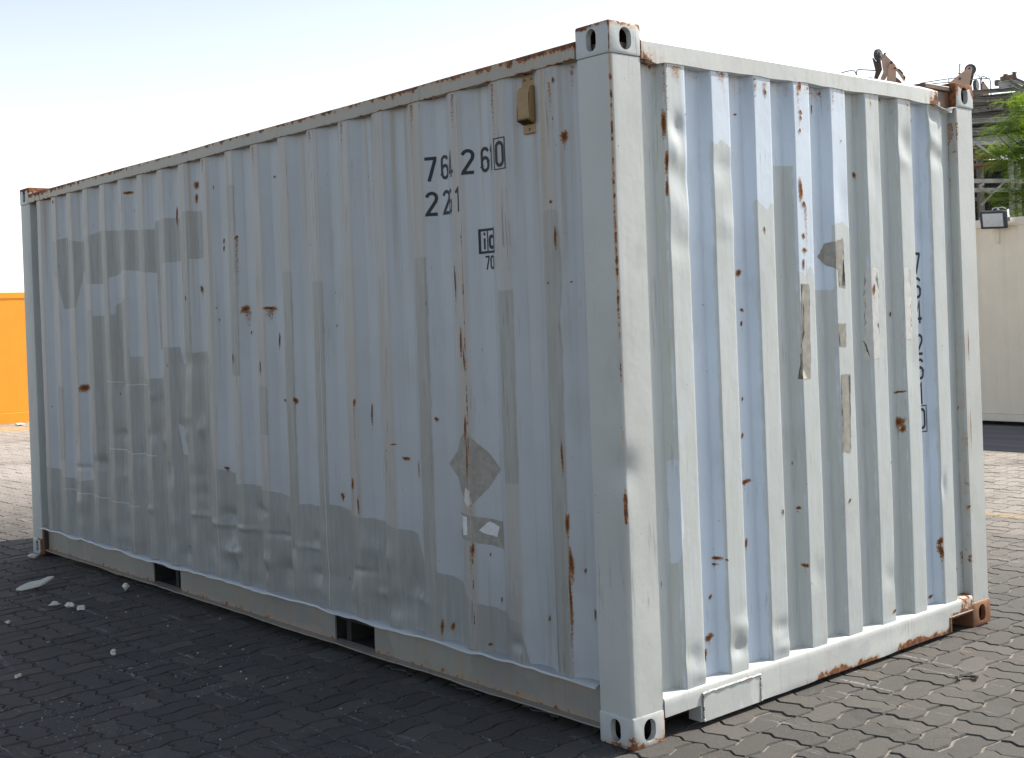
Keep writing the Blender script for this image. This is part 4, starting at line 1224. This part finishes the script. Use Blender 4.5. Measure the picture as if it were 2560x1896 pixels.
# black bit of twisted wire on the sunny side
bm = bmesh.new()
M['rubber'] = plain('black_rubber', (0.02, 0.02, 0.02), 0.7)
for j in range(4):
    a0 = random.uniform(0, 6.28)
    pts = [(0.434 + 0.03 * math.cos(a0 + t * 0.8) * (0.4 + t * 0.35) - 0.01, 1.523 + 0.035 * math.sin(a0 + t * 0.9) * (0.4 + t * .3), 0.006 + 0.007 * abs(math.sin(t * 2 + j))) for t in range(5)]
    tube(bm, pts, 0.0035, 5)
o = from_bm('rubber_scrap', bm, M['rubber'], None, None, own_origin=True); tag(o, 'black twisted scrap of rubber on the sunlit paving near the rusty corner', 'scrap')

# ============================================================================= CREAM CONTAINER
M['cream'] = plain('cream_paint', (0.86, 0.76, 0.60), 0.5, 0.03, 3.0, 0, 0.08)
M['creamrail'] = plain('cream_rail_paint_far', (0.82, 0.74, 0.60), 0.5, 0.03, 5.0, 0, 0.05)
CX0, CX1, CY0, CY1 = -8.6, 3.59, 11.28, 13.718
CC = empty('cream_container', ((CX0 + CX1) / 2, (CY0 + CY1) / 2, 0.0), 'cream painted steel container with a floodlight on its roof edge', 'shipping container')
cx = np.arange(CX0 + 0.12, CX1 - 0.12, 0.02)
ph = ((cx - CX0) % 0.34) / 0.34
cd = np.interp(ph, [0, 0.3, 0.42, 0.85, 0.97, 1.0], [0.0, 0.0, 0.022, 0.022, 0.0, 0.0])
X, Z = np.meshgrid(cx, np.array([0.145, 2.475]))
D = np.repeat(cd[None], 2, 0)
idx = np.arange(X.size).reshape(X.shape)
F = np.stack([idx[:-1, :-1], idx[:-1, 1:], idx[1:, 1:], idx[1:, :-1]], -1).reshape(-1, 4)
from_np('side_panel', np.column_stack([X.ravel(), (CY0 + 0.012 + D).ravel(), Z.ravel()]), F, M['cream'], CC)
bm = bmesh.new(); box(bm, (CX0 + 0.1, CY0 + 0.1, 0.15), (CX1 - 0.1, CY1 - 0.02, 2.50)); from_bm('body', bm, M['cream'], CC)
bm = bmesh.new(); box(bm, (CX0 + 0.1, CY0, 2.462), (CX1 - 0.1, CY0 + 0.09, 2.565), 0.006); from_bm('top_rail', bm, M['creamrail'], CC)
bm = bmesh.new(); box(bm, (CX0 + 0.1, CY0 - 0.002, 0.05), (CX1 - 0.1, CY0 + 0.07, 0.142), 0.006); from_bm('bottom_rail', bm, M['creamrail'], CC)
for x in (CX0, CX1 - 0.16):
    for y in (CY0 - 0.004, CY1 - 0.16):
        bm = bmesh.new(); box(bm, (x, y, 0.03), (x + 0.16, y + 0.16, 2.58), 0.01); from_bm('corner_post', bm, M['creamrail'], CC)
for x in (-7.5, -5.9, -3, -0.3, 2.5):
    bm = bmesh.new(); box(bm, (x, CY0 + 0.5, -0.004), (x + 0.3, CY1 - 0.3, 0.15)); from_bm('skid', bm, M['under'], CC)
# bracket tab on its wall under the lamp
bm = bmesh.new(); box(bm, (-4.815, CY0 - 0.03, 2.27), (-4.765, CY0 + 0.012, 2.46), 0.003); box(bm, (-4.81, CY0 - 0.026, 2.255), (-4.77, CY0 + 0.01, 2.269))
from_bm('lamp_bracket_plate', bm, M['creamrail'], CC)

# floodlight
M['lampgrey'] = plain('dark_grey_housing', (0.05, 0.055, 0.065), 0.5)
M['lampface'] = plain('reflector_panel', (0.60, 0.62, 0.61), 0.35, 0.06, 20)
M['white'] = plain('white_bracket', (0.7, 0.7, 0.68), 0.5)
FL = empty('floodlight', (-4.757, 11.12, 2.42), 'square dark grey floodlight leaning on the edge of the cream container', 'floodlight')
mt = Matrix.Translation((-4.757, 11.12, 2.542)) @ Matrix.Rotation(R(6), 4, 'Z') @ Matrix.Rotation(R(14), 4, 'X') @ Matrix.Rotation(R(2.5), 4, 'Y')
def lbox(name, lo, hi, bev, mat, parent):
    bm = bmesh.new(); box(bm, lo, hi, bev, 2, mt); return from_bm(name, bm, mat, parent, 30)
hs = lbox('housing', (-0.165, 0.0, -0.112), (0.165, 0.05, 0.112), 0.018, M['lampgrey'], FL)
lbox('bezel', (-0.160, -0.012, -0.108), (0.160, 0.002, 0.108), 0.012, M['lampgrey'], FL)
lbox('glass_panel', (-0.128, -0.0150, -0.082), (0.128, -0.0125, 0.082), 0.002, M['lampface'], FL)
bm = bmesh.new()
for i in range(9): box(bm, (-0.13 + i * 0.03, 0.051, -0.09), (-0.122 + i * 0.03, 0.085, 0.09), 0, 1, mt)
from_bm('cooling_fins', bm, M['lampgrey'], FL)
bm = bmesh.new()
box(bm, (0.168, 0.02, 0.02), (0.174, 0.08, 0.115), 0, 1, mt); box(bm, (-0.174, 0.0, -0.02), (-0.168, 0.09, 0.03), 0, 1, mt); box(bm, (-0.174, 0.09, -0.04), (0.174, 0.098, 0.03), 0, 1, mt)
box(bm, (-0.02, 0.098, -0.10), (0.02, 0.20, -0.04), 0, 1, mt)
from_bm('bracket', bm, M['white'], FL)
bm = bmesh.new()
tube(bm, [mt @ Vector(p) for p in ((-0.03, 0.05, 0.10), (-0.01, 0.05, 0.135), (0.03, 0.06, 0.14), (0.06, 0.06, 0.11))], 0.006, 6)
tube(bm, [mt @ Vector(p) for p in ((0.03, 0.05, 0.10), (0.06, 0.05, 0.14), (0.10, 0.06, 0.145), (0.14, 0.08, 0.12))], 0.006, 6)
from_bm('cable', bm, M['white'], FL)

# ============================================================================= ORANGE CONTAINER
M['orange'] = plain('orange_paint', (0.82, 0.33, 0.025), 0.5, 0.03, 2.0, 0, 0.05)
OC = empty('orange_container', (-21.22, 2.43, 0.0), 'bright orange steel container standing at the far side of the yard', 'shipping container')
oy = np.arange(-0.45, 5.35, 0.03)
od = np.interp(((oy) % 0.40) / 0.40, [0, 0.4, 0.5, 0.9, 1.0], [0, 0, 0.001, 0.001, 0])
Yg, Zg = np.meshgrid(oy, np.array([0.20, 2.24]))
D = np.repeat(od[None], 2, 0)
idx = np.arange(Yg.size).reshape(Yg.shape)
F = np.stack([idx[:-1, :-1], idx[:-1, 1:], idx[1:, 1:], idx[1:, :-1]], -1).reshape(-1, 4)
from_np('side_panel', np.column_stack([(-20.02 - D).ravel(), Yg.ravel(), Zg.ravel()]), F, M['orange'], OC)
bm = bmesh.new(); box(bm, (-22.4, -0.5, 0.1), (-20.1, 5.36, 2.28)); from_bm('body', bm, M['orange'], OC)
bm = bmesh.new(); box(bm, (-20.09, -0.5, 2.225), (-20.008, 5.36, 2.335), 0.008); from_bm('top_rail', bm, M['orange'], OC)
bm = bmesh.new(); box(bm, (-20.09, -0.5, -0.004), (-20.00, 5.36, 0.195), 0.008); from_bm('bottom_rail', bm, M['orange'], OC)
for y in (-0.6, 5.36):
    bm = bmesh.new(); box(bm, (-20.16, y, -0.004), (-20.0, y + 0.1, 2.345), 0.01); from_bm('corner_post', bm, M['orange'], OC)
chunk('foam_flake', -19.3, 4.30, 0.22, 0.05, 'white and red scrap lying on the yellow line before the orange container', 'scrap', 40, M['white'])

# ============================================================================= STACK OF STEEL BEHIND THE CREAM CONTAINER
RH = Vector((0.667, 0.745, 0)).normalized()         # along the stack
DH = Vector((-0.745, 0.667, 0)).normalized()        # away from the yard
SO = Vector((-8.39, 17.015, 0.0))
def S(s, z, d=0.0):
    return SO + RH * s + DH * d + Vector((0, 0, z))
def zz_(py, s=0.0):
    return 5.234 - (py - 230) * 0.007026 - 0.0365 * s
def stk(x_crop, y_crop):
    s = (x_crop / 4.13 + 2360 - 2432) * 0.00703
    return s, zz_(180 + y_crop / 4.13, s)
M['galv'] = paint('dull_grey_steel', (0.155, 0.145, 0.13), (0.205, 0.195, 0.175), streak=0.2, spots=0.70, scratch=0.2, wear=False)
M['galvl'] = paint('pale_grey_steel', (0.36, 0.36, 0.35), (0.28, 0.275, 0.26), streak=0.2, spots=0.72, scratch=0.1, wear=False)
M['brown'] = paint('rusty_brown_steel', (0.12, 0.065, 0.045), (0.16, 0.08, 0.05), streak=0.2, spots=0.6, scratch=0.1, wear=False)
M['shade'] = plain('shade_toned_steel', (0.055, 0.050, 0.045), 0.8)  # steel darkened to carry the shade deep in the rack
RK = empty('storage_rack', S(0.9, 0, 0.9), 'tall grey steel rack with cross braces behind the cream container', 'storage rack')
bm_list = []
for (s, d, w) in ((-1.15, 0.0, .10), (0.30, 0.55, .10), (0.66, 0.0, .08), (0.80, 0.06, .08), (-1.15, 1.7, .1), (0.45, 1.7, .12), (1.9, 0.0, .10), (3.0, 0.0, .10), (3.0, 1.7, .1), (1.9, 1.7, .1)):
    bm = bmesh.new(); beam(bm, S(s, 0, d), S(s, 4.36, d), w, w, RH)
    from_bm('upright', bm, M['galvl'] if d < 0.3 else M['galv'], RK)
for (a, b) in (((-1.2, 2.92), (3.1, 2.80)), ((-1.2, 3.54), (3.1, 3.40)), ((-1.2, 3.70), (3.1, 3.56)), ((-1.2, 4.30), (3.1, 4.36)), ((-1.2, 2.2), (3.1, 2.2)), ((-1.2, 1.2), (3.1, 1.2)), ((-1.2, .3), (3.1, .3))):
    for d in (0.0, 1.7):
        bm = bmesh.new(); beam(bm, S(a[0], a[1], d - 0.06), S(b[0], b[1], d - 0.06), 0.06, 0.075, (0, 0, 1), 0.004)
        from_bm('rail', bm, M['galvl'] if d == 0 else M['galv'], RK)
for (x0, y0, x1, y1) in ((312, 750, 545, 918), (340, 1385, 592, 1140), (330, 1200, 450, 1265), (330, 1190, 380, 1160)):
    a = stk(x0, y0); b = stk(x1, y1)
    bm = bmesh.new(); beam(bm, S(a[0], a[1], -0.12), S(b[0], b[1], -0.12), 0.03, 0.035)
    from_bm('brace', bm, M['galvl'], RK)
# shelf loads: rusty ladder track with teeth
for (x0, y0, x1, y1) in ((250, 965, 820, 905), (250, 860, 600, 850)):
    a = stk(x0, y0); b = stk(x1, y1)
    bm = bmesh.new(); beam(bm, S(a[0], a[1], 0.1), S(b[0], b[1], 0.1), 0.08, 0.05)
    for t in np.linspace(0, 1, 60):
        p = S(a[0] + (b[0] - a[0]) * t, a[1] + (b[1] - a[1]) * t - 0.045, 0.1); box(bm, p - Vector((.009, .009, .025)), p + Vector((.009, .009, .025)))
    o = from_bm('toothed_rack', bm, M['brown'], None, None, own_origin=True)
    tag(o, 'rusty toothed track on the upper shelf beside the tree' if y0 > 900 else 'short rusty toothed track lying behind the upper shelf', 'steel track')
# the loose beams piled on top
BL = [((230, 222), (700, 178), .07, 0, 'galv'), ((230, 288), (720, 272), .085, .1, 'galv'), ((230, 345), (760, 300), .06, .3, 'galv'), ((230, 412), (640, 352), .085, 0, 'galv'),
      ((230, 478), (800, 430), .09, .25, 'galv'), ((230, 515), (680, 480), .075, .05, 'galvl'), ((230, 600), (700, 520), .07, .4, 'galv'), ((230, 606), (700, 570), .06, .1, 'galvl'),
      ((230, 650), (520, 615), .07, 0.0, 'galv'), ((200, 735), (900, 640), .11, -.05, 'galvl'), ((230, 680), (900, 690), .08, .5, 'galv'), ((230, 752), (650, 735), .06, .2, 'galvl'),
      ((230, 250), (760, 180), .09, .7, 'galv'), ((230, 330), (800, 240), .09, .9, 'galv'), ((230, 440), (800, 360), .10, 1.0, 'galv'), ((230, 555), (900, 500), .11, .8, 'galv'),
      ((230, 640), (900, 560), .11, .9, 'galv'), ((230, 700), (900, 610), .12, .9, 'galv'), ((580, 150), (735, 115), .13, -.05, 'galvl'), ((700, 60), (1000, 170), .07, 0, 'galvl'), ((715, 115), (1000, 235), .08, .05, 'galvl'), ((740, 150), (1000, 260), .06, .1, 'galvl')]
for i, (p, q, h, d, mk) in enumerate(BL):
    if i not in (3, 8, 18) and q[0] < 950: q = (1050, p[1] + (q[1] - p[1]) * (1050 - p[0]) / (q[0] - p[0]))
    a = stk(*p); b = stk(*q)
    bm = bmesh.new()
    P, Q = S(a[0], a[1], d), S(b[0], b[1], d + 0.1)
    dr = (Q - P).normalized(); upv = Vector((0, 0, 1)); upv = (upv - dr * upv.dot(dr)).normalized()
    # channel section: web and two flanges
    beam(bm, P, Q, 0.014, h)
    for s_ in (-1, 1):
        o_ = upv * (s_ * (h / 2 - 0.005)) - DH * 0.032
        beam(bm, P + o_, Q + o_, 0.05, 0.0099)
    o = from_bm('steel_beam', bm, M[mk], None, None, own_origin=True)
    tag(o, 'weathered grey steel beam piled with others on the rack behind the cream container', 'steel beam', 'steel beams piled on the rack', 'thing')
    if i in (1, 3, 8):
        for t in (0.62, 0.72) if i != 1 else (0.55,):
            b2 = bmesh.new()
            c_ = P + (Q - P) * t - DH * 0.009
            bmesh.ops.create_cone(b2, cap_ends=True, segments=10, radius1=0.016, radius2=0.016, depth=0.006, matrix=Matrix.Translation(c_) @ DH.to_track_quat('Z', 'Y').to_matrix().to_4x4())
            off = Vector(o.location)
            from_bm('bolt_hole', b2, M['ventdark'], o)
r3 = random.Random(31)
for i in range(20):
    y0 = 235 + i * 25 + r3.uniform(-8, 8); d = r3.uniform(0.5, 1.5)
    a = stk(150, y0); b = stk(1050, y0 - r3.uniform(20, 110))
    P, Q = S(a[0], a[1], d), S(b[0], b[1], d + r3.uniform(-.3, .3))
    dr = (Q - P).normalized(); upv = Vector((0, 0, 1)); upv = (upv - dr * upv.dot(dr)).normalized()
    h = r3.uniform(.07, .12)
    bm = bmesh.new(); beam(bm, P, Q, 0.02, h)
    for s_ in (-1, 1):
        o_ = upv * (s_ * (h / 2 - 0.006)) - DH * 0.035
        beam(bm, P + o_, Q + o_, 0.05, 0.0119)
    o = from_bm('steel_beam', bm, M['galv'], None, None, own_origin=True)
    tag(o, 'weathered grey steel beam piled with others on the rack behind the cream container', 'steel beam', 'steel beams piled on the rack', 'thing')
a = stk(585, 90); b = stk(770, 45)
bm = bmesh.new(); beam(bm, S(a[0] + .05, a[1] + 0.02, 0.0), S(b[0], b[1], 0.0), 0.10, 0.09, (0, 0, 1), 0.01)
for t in (0.25, 0.75):
    p = S(a[0] + .05 + (b[0] - a[0]) * t, a[1] + 0.02 + (b[1] - a[1]) * t + 0.05, -0.02); box(bm, p - Vector((.03, .03, .01)), p + Vector((.03, .03, .02)))
bx_ = S(a[0], a[1] - 0.03, 0)
box(bm, bx_ - Vector((.05, .05, .06)), bx_ + Vector((.03, .03, .04)), 0.01)
o = from_bm('rusty_channel', bm, M['brown'], None, None, own_origin=True); tag(o, 'short rusty brown channel lying on top of the steel pile', 'steel channel')
# stock at the back of the shelves, shade painted into its colour
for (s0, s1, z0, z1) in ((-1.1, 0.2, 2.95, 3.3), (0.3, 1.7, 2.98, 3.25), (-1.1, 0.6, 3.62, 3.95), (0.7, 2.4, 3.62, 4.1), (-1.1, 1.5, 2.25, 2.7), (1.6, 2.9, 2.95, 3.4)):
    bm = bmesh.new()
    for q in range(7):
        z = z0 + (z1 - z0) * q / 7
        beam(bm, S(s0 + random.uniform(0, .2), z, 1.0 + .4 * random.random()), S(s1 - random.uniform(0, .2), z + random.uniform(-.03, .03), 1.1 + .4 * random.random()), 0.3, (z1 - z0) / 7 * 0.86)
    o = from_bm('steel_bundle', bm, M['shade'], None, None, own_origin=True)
    tag(o, 'bundle of steel stock deep in the rack, shade painted into its colour', 'steel bundle', 'steel bundles stored on the rack shelves')
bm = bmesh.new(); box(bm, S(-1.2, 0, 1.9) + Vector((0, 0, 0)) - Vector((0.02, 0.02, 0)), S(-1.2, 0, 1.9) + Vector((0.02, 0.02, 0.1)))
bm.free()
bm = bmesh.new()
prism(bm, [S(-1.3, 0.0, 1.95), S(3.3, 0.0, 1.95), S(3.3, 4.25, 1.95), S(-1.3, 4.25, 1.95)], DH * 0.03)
from_bm('shade_backdrop', bm, M['shade'], RK)  # dark sheet added to stand in for shade inside the stack

# ============================================================================= TREE
M['bark'] = plain('grey_bark', (0.10, 0.082, 0.06), 0.9, 0.3, 20, 0, 0.5)
k = N('feathery_leaf'); v = k.pos()
f = k.noise(v, 3.0, 2.0); r_ = k.attr('rnd')
c = k.mix(r_, (0.055, 0.13, 0.014), (0.17, 0.28, 0.022))
c = k.mix(k.m('MULTIPLY', k.sm(f, 0.5, 0.7), 0.5), c, (0.20, 0.28, 0.03))
k.l(c, k.b.inputs['Base Color']); k.b.inputs['Roughness'].default_value = 0.55
tr_ = k.n('BsdfTranslucent'); k.l(k.mix(0.6, c, (0.42, 0.62, 0.04)), tr_.inputs['Color'])
mx = k.n('MixShader'); mx.inputs[0].default_value = 0.45
k.t.links.new(k.b.outputs[0], mx.inputs[1]); k.t.links.new(tr_.outputs[0], mx.inputs[2]); k.t.links.new(mx.outputs[0], k.out.inputs[0])
M['leaf'] = k.mat
TO = Vector((-6.35, 14.75, 0)) + RH * 0.80
TR = empty('tree', TO, 'bright green feathery-leaved tree standing behind the cream container', 'tree')
tr2 = random.Random(9)
bm = bmesh.new()
trunk_top = TO + Vector((0.1, 0.05, 3.75))
tube(bm, [TO, TO + Vector((0.03, 0, 1.0)), TO + Vector((0.06, 0.05, 2.3)), trunk_top], [0.14, 0.12, 0.10, 0.085], 10)
from_bm('trunk', bm, M['bark'], TR, 60)
tips = []
bm = bmesh.new()
for i in range(34):
    az = i * 2.399; el = tr2.uniform(0.15, 1.1)
    L = tr2.uniform(0.7, 1.25) if math.cos(az) * RH.x + math.sin(az) * RH.y < 0.2 else tr2.uniform(1.0, 1.75)
    d = Vector((math.cos(az) * math.cos(el), math.sin(az) * math.cos(el), math.sin(el)))
    st = trunk_top - Vector((0, 0, tr2.uniform(0, 0.9)))
    p1 = st + d * L * 0.4 + Vector((0, 0, 0.12)); p2 = st + d * L * 0.75 + Vector((0, 0, 0.15)); p3 = st + d * L + Vector((0, 0, 0.08))
    tube(bm, [st, p1, p2, p3], [0.035, 0.024, 0.014, 0.006], 6)
    for p, w in ((p2, .30), (p3, .34), (p1.lerp(p2, .6), .28)):
        tips.append((p, w))
    for _ in range(2):
        q = p2 + Vector((tr2.uniform(-.35, .35), tr2.uniform(-.35, .35), tr2.uniform(-.1, .35)))
        tube(bm, [p1.lerp(p2, .7), q], [0.010, 0.004], 5); tips.append((q, .30))
# limbs reaching towards the yard, each ending in a spray of leaves
SPRAY = [(-6.36,14.66,4.57),(-6.28,14.75,4.63),(-5.93,14.2,4.55),(-6.07,14.07,4.24),(-6.26,14.64,4.34),(-6.18,14.63,4.27),(-6.46,14.25,4.09),(-6.28,14.08,4.08),(-6.3,14.36,4.15),(-6.25,14.42,4.09),(-6.16,14.49,4.14),(-5.98,14.25,3.98),(-6.39,14.08,3.74),(-6.31,14.12,3.72),(-6.46,14.3,3.63),(-6.49,14.56,3.81),(-6.37,14.63,3.78),(-6.14,14.47,3.79),(-6.2,14.3,3.56),(-6.04,14.29,3.57),(-6.06,14.03,3.4),(-5.97,14.11,3.35),(-6.39,14.1,3.09),(-6.28,14.08,3.15),(-6.24,14.18,3.21),(-6.35,14.6,3.27),(-6.14,14.45,3.21),(-6.27,14.34,3.08),(-6.06,14.23,3.02),(-6.07,14.0,2.87),(-6.09,14.3,2.86),(-6.19,13.98,2.91),(-6.15,14.43,4.45),(-6.34,14.73,3.98),(-6.16,14.59,3.91),(-6.05,14.19,3.65),(-6.24,14.72,3.52),(-6.16,14.72,4.53),(-6.11,14.71,4.31),(-6.18,14.81,4.11),(-6.13,14.71,3.8),(-6.15,14.72,3.51),(-5.98,14.44,3.19),(-6.23,14.83,2.94),(-6.12,14.94,4.47),(-5.85,14.4,3.89),(-6.06,14.78,3.36),(-6.06,14.74,3.0)]
for q in SPRAY:
    p = Vector(q)
    st = trunk_top - Vector((0, 0, tr2.uniform(0.2, 1.4)))
    tube(bm, [st, st.lerp(p, .55) + Vector((0, 0, .12)), p], [0.022, 0.011, 0.004], 5)
    tips.append((p, 0.155)); tips.append((p - DH * 0.10 + Vector((0, 0, -.02)), 0.13))
from_bm('branch', bm, M['bark'], TR, 60)
V, F, A = [], [], []
for (p, w) in tips:
    for _ in range(21):
        c0 = p + Vector((tr2.gauss(0, w * .55), tr2.gauss(0, w * .55), tr2.gauss(0, w * .28)))
        az = tr2.uniform(0, 6.28); L = tr2.uniform(.13, .24)
        ax = Vector((math.cos(az), math.sin(az), tr2.uniform(-.45, .2))).normalized()
        sd = ax.cross(Vector((0, 0, 1))).normalized(); nn = sd.cross(ax)
        tone = min(1, max(0, tr2.gauss(0.5, 0.25)))
        for j in range(8):
            t = (j + 0.6) / 8
            q = c0 + ax * L * t - Vector((0, 0, 0.05 * t * t))
            ll = 0.040 * (1 - 0.45 * abs(t - 0.45)); lw = 0.014
            for s_ in (-1, 1):
                e = (sd * s_ * 0.9 + ax * 0.35 + nn * tr2.uniform(-.35, .15)).normalized()
                b0 = len(V)
                V += [q, q + e * ll * .5 + ax * lw * .5, q + e * ll, q + e * ll * .5 - ax * lw * .5]
                F.append((b0, b0 + 1, b0 + 2, b0 + 3)); A += [tone] * 4
from_np('foliage', [tuple(v) for v in V], F, M['leaf'], TR, None, {'rnd': A})

# ============================================================================= CRANE HEADS BEYOND
M['tan'] = paint('tan_crane_paint', (0.56, 0.37, 0.26), (0.50, 0.33, 0.23), streak=0.4, spots=0.66, scratch=0.2, wear=False)
M['sheave'] = plain('dark_sheave', (0.085, 0.088, 0.09), 0.55, 0.2)
M['darkarm'] = plain('dark_brown_steel', (0.085, 0.060, 0.048), 0.7)
M['railgrey'] = plain('grey_handrail', (0.13, 0.13, 0.128), 0.55)
SC = 40.0 / 3129.0 / 5.5775
UPV = Vector((0, 0, 1))
def crane(name, base, cx0, cy0, label, build):
    B = Vector(base)
    def P(cx, cy, d=0.0): return B + RH * ((cx - cx0) * SC) + UPV * (-(cy - cy0) * SC) + DH * d
    T = empty(name, (B.x + DH.x * 0.4, B.y + DH.y * 0.4, 0.0), label, 'crane')
    build(T, P)
    # mast and chassis that carry the head, out of sight behind the container
    b0 = B + DH * 0.5
    bm = bmesh.new(); beam(bm, (b0.x, b0.y, 1.2), (b0.x, b0.y, B.z + 0.02), 0.5, 0.5, RH, 0.03)
    from_bm('mast', bm, M['tan'], T)
    bm = bmesh.new(); beam(bm, Vector((b0.x, b0.y, 0.85)) - RH * 1.6, Vector((b0.x, b0.y, 0.85)) + RH * 1.6, 1.6, 0.7, (0, 0, 1), 0.05)
    from_bm('chassis', bm, M['darkarm'], T)
    for a in (-1.1, 1.1):
        for d in (-0.7, 0.7):
            c = Vector((b0.x, b0.y, 0.5)) + RH * a + DH * d
            bm = bmesh.new(); bmesh.ops.create_cone(bm, cap_ends=True, segments=20, radius1=0.5, radius2=0.5, depth=0.35, matrix=Matrix.Translation(c) @ DH.to_track_quat('Z', 'Y').to_matrix().to_4x4())
            bmesh.ops.translate(bm, verts=bm.verts[:], vec=(0, 0, 0.0)); from_bm('wheel', bm, M['rubber'], T, 40)
    return T
def plate(T, P, pts, d0, th, mat, name='side_plate'):
    bm = bmesh.new(); prism(bm, [P(x, y, d0) for x, y in pts], DH * th)
    return from_bm(name, bm, mat, T)
def disc(T, P, cx, cy, r, d0, th, mat, name, tilt=0.0, squash=1.0):
    ax = (DH * math.cos(tilt) + RH * math.sin(tilt)).normalized()
    c = P(cx, cy, d0 + th / 2)
    bm = bmesh.new(); bmesh.ops.create_cone(bm, cap_ends=True, segments=28, radius1=r * SC, radius2=r * SC, depth=th, matrix=Matrix.Translation(c) @ ax.to_track_quat('Z', 'Y').to_matrix().to_4x4())
    bmesh.ops.bevel(bm, geom=[e for e in bm.edges if abs(e.calc_face_angle(0) - math.pi / 2) < .3], offset=th * 0.18, segments=2, affect='EDGES')
    return from_bm(name, bm, mat, T, 40)
def rails(T, P, lines, d=0.3, r=8.0):
    for ln in lines:
        bm = bmesh.new(); tube(bm, [P(x, y, d) for x, y in ln], r * SC, 6)
        from_bm('guard_rail', bm, M['railgrey'], T, 60)
def c1(T, P):
    disc(T, P, 668, 258, 84, 0.04, 0.13, M['sheave'], 'sheave', R(-42))
    disc(T, P, 690, 262, 40, -0.02, 0.08, M['steel'], 'hub', R(-42))
    plate(T, P, [(600, 285), (640, 340), (705, 320), (722, 460), (655, 590), (608, 590), (640, 470)], 0.15, 0.12, M['darkarm'], 'boom_arm')
    plate(T, P, [(703, 292), (742, 243), (900, 415), (893, 452), (800, 500), (748, 612), (735, 560), (715, 420)], 0.02, 0.05, M['tan'])
    plate(T, P, [(752, 650), (800, 388), (822, 366), (845, 382), (893, 456), (884, 680)], -0.06, 0.05, M['tan'])
    plate(T, P, [(660, 650), (700, 560), (728, 500), (748, 640)], 0.06, 0.05, M['tan'])
    lk = plate(T, P, [(852, 462), (866, 446), (886, 452), (1012, 592), (1008, 640), (988, 652), (900, 520)], -0.13, 0.04, M['tan'], 'link')
    plate(T, P, [(905, 482), (922, 476), (982, 545), (972, 556)], -0.16, 0.03, M['darkarm'], 'stop_block')
    for (x, y, r) in ((820, 388, 20), (868, 466, 14), (995, 605, 13), (735, 262, 14)):
        disc(T, P, x, y, r, -0.165, 0.06, M['darkarm'], 'pin')
    plate(T, P, [(880, 550), (960, 620), (1010, 690), (880, 700)], 0.10, 0.05, M['brown'], 'side_plate')
    rails(T, P, [[(110, 520), (130, 480), (220, 458), (318, 438), (348, 447), (370, 490), (375, 640)], [(375, 640), (376, 470), (385, 442), (402, 433), (520, 443), (640, 456)], [(125, 498), (360, 525), (600, 556), (612, 600)], [(358, 525), (358, 640)]])
def c2(T, P):
    disc(T, P, 1945, 472, 79, 0.03, 0.12, M['sheave'], 'sheave', R(14))
    plate(T, P, [(1955, 520), (1990, 555), (1945, 720), (1900, 700)], 0.08, 0.10, M['darkarm'], 'boom_arm')
    plate(T, P, [(1872, 470), (1885, 440), (1918, 430), (1952, 445), (1958, 470), (1930, 600), (1905, 720), (1640, 720), (1640, 645), (1770, 545)], -0.03, 0.05, M['tan'])
    for (x, y, r) in ((1917, 462, 13), (1778, 600, 16)):
        disc(T, P, x, y, r, -0.06, 0.05, M['darkarm'], 'pin')
    rails(T, P, [[(1198, 760), (1203, 665), (1240, 640), (1430, 616), (1620, 595), (2000, 552), (2048, 560), (2068, 600), (2072, 780)], [(1236, 655), (1300, 658), (1328, 680), (1335, 760)], [(1350, 760), (1358, 675), (1382, 656), (1650, 640), (1870, 622), (2060, 606)], [(1628, 595), (1628, 720)], [(1783, 400), (1780, 530), (1776, 600)], [(1760, 524), (1800, 528)], [(1780, 402), (1800, 398)]], 0.0, 7.5)
def c3(T, P):
    disc(T, P, 2022, 680, 78, 0.04, 0.10, M['sheave'], 'sheave', R(-52))
    plate(T, P, [(1995, 720), (2050, 740), (2075, 850), (2000, 850)], 0.10, 0.10, M['darkarm'], 'boom_arm')
    plate(T, P, [(2090, 662), (2112, 632), (2188, 745), (2182, 850), (2085, 850)], 0.0, 0.05, M['tan'])
    disc(T, P, 2105, 650, 12, -0.04, 0.05, M['darkarm'], 'pin')
    rails(T, P, [[(2082, 860), (2082, 575), (2095, 565), (2190, 604), (2204, 640), (2206, 860)], [(2072, 606), (2190, 600)]], -0.05, 8.0)
    plate(T, P, [(1975, 800), (2060, 790), (2060, 860), (1975, 860)], -0.05, 0.05, M['brown'], 'cross_plate')
B1 = Vector((-19.687, 31.410, 8.746))
B2 = Vector((-18.065, 33.219, 8.589))
B3 = Vector((-17.597, 33.739, 8.288))
crane('crane', B1, 720, 610, 'crane head with tan side plates and raised sheave, tallest above the end rail', c1)
crane('crane', B2, 1780, 640, 'crane head with a round dark sheave and long guard rail above the rusty corner', c2)
crane('crane', B3, 2090, 760, 'small crane head with narrow sheave just beyond the rusty corner casting', c3)
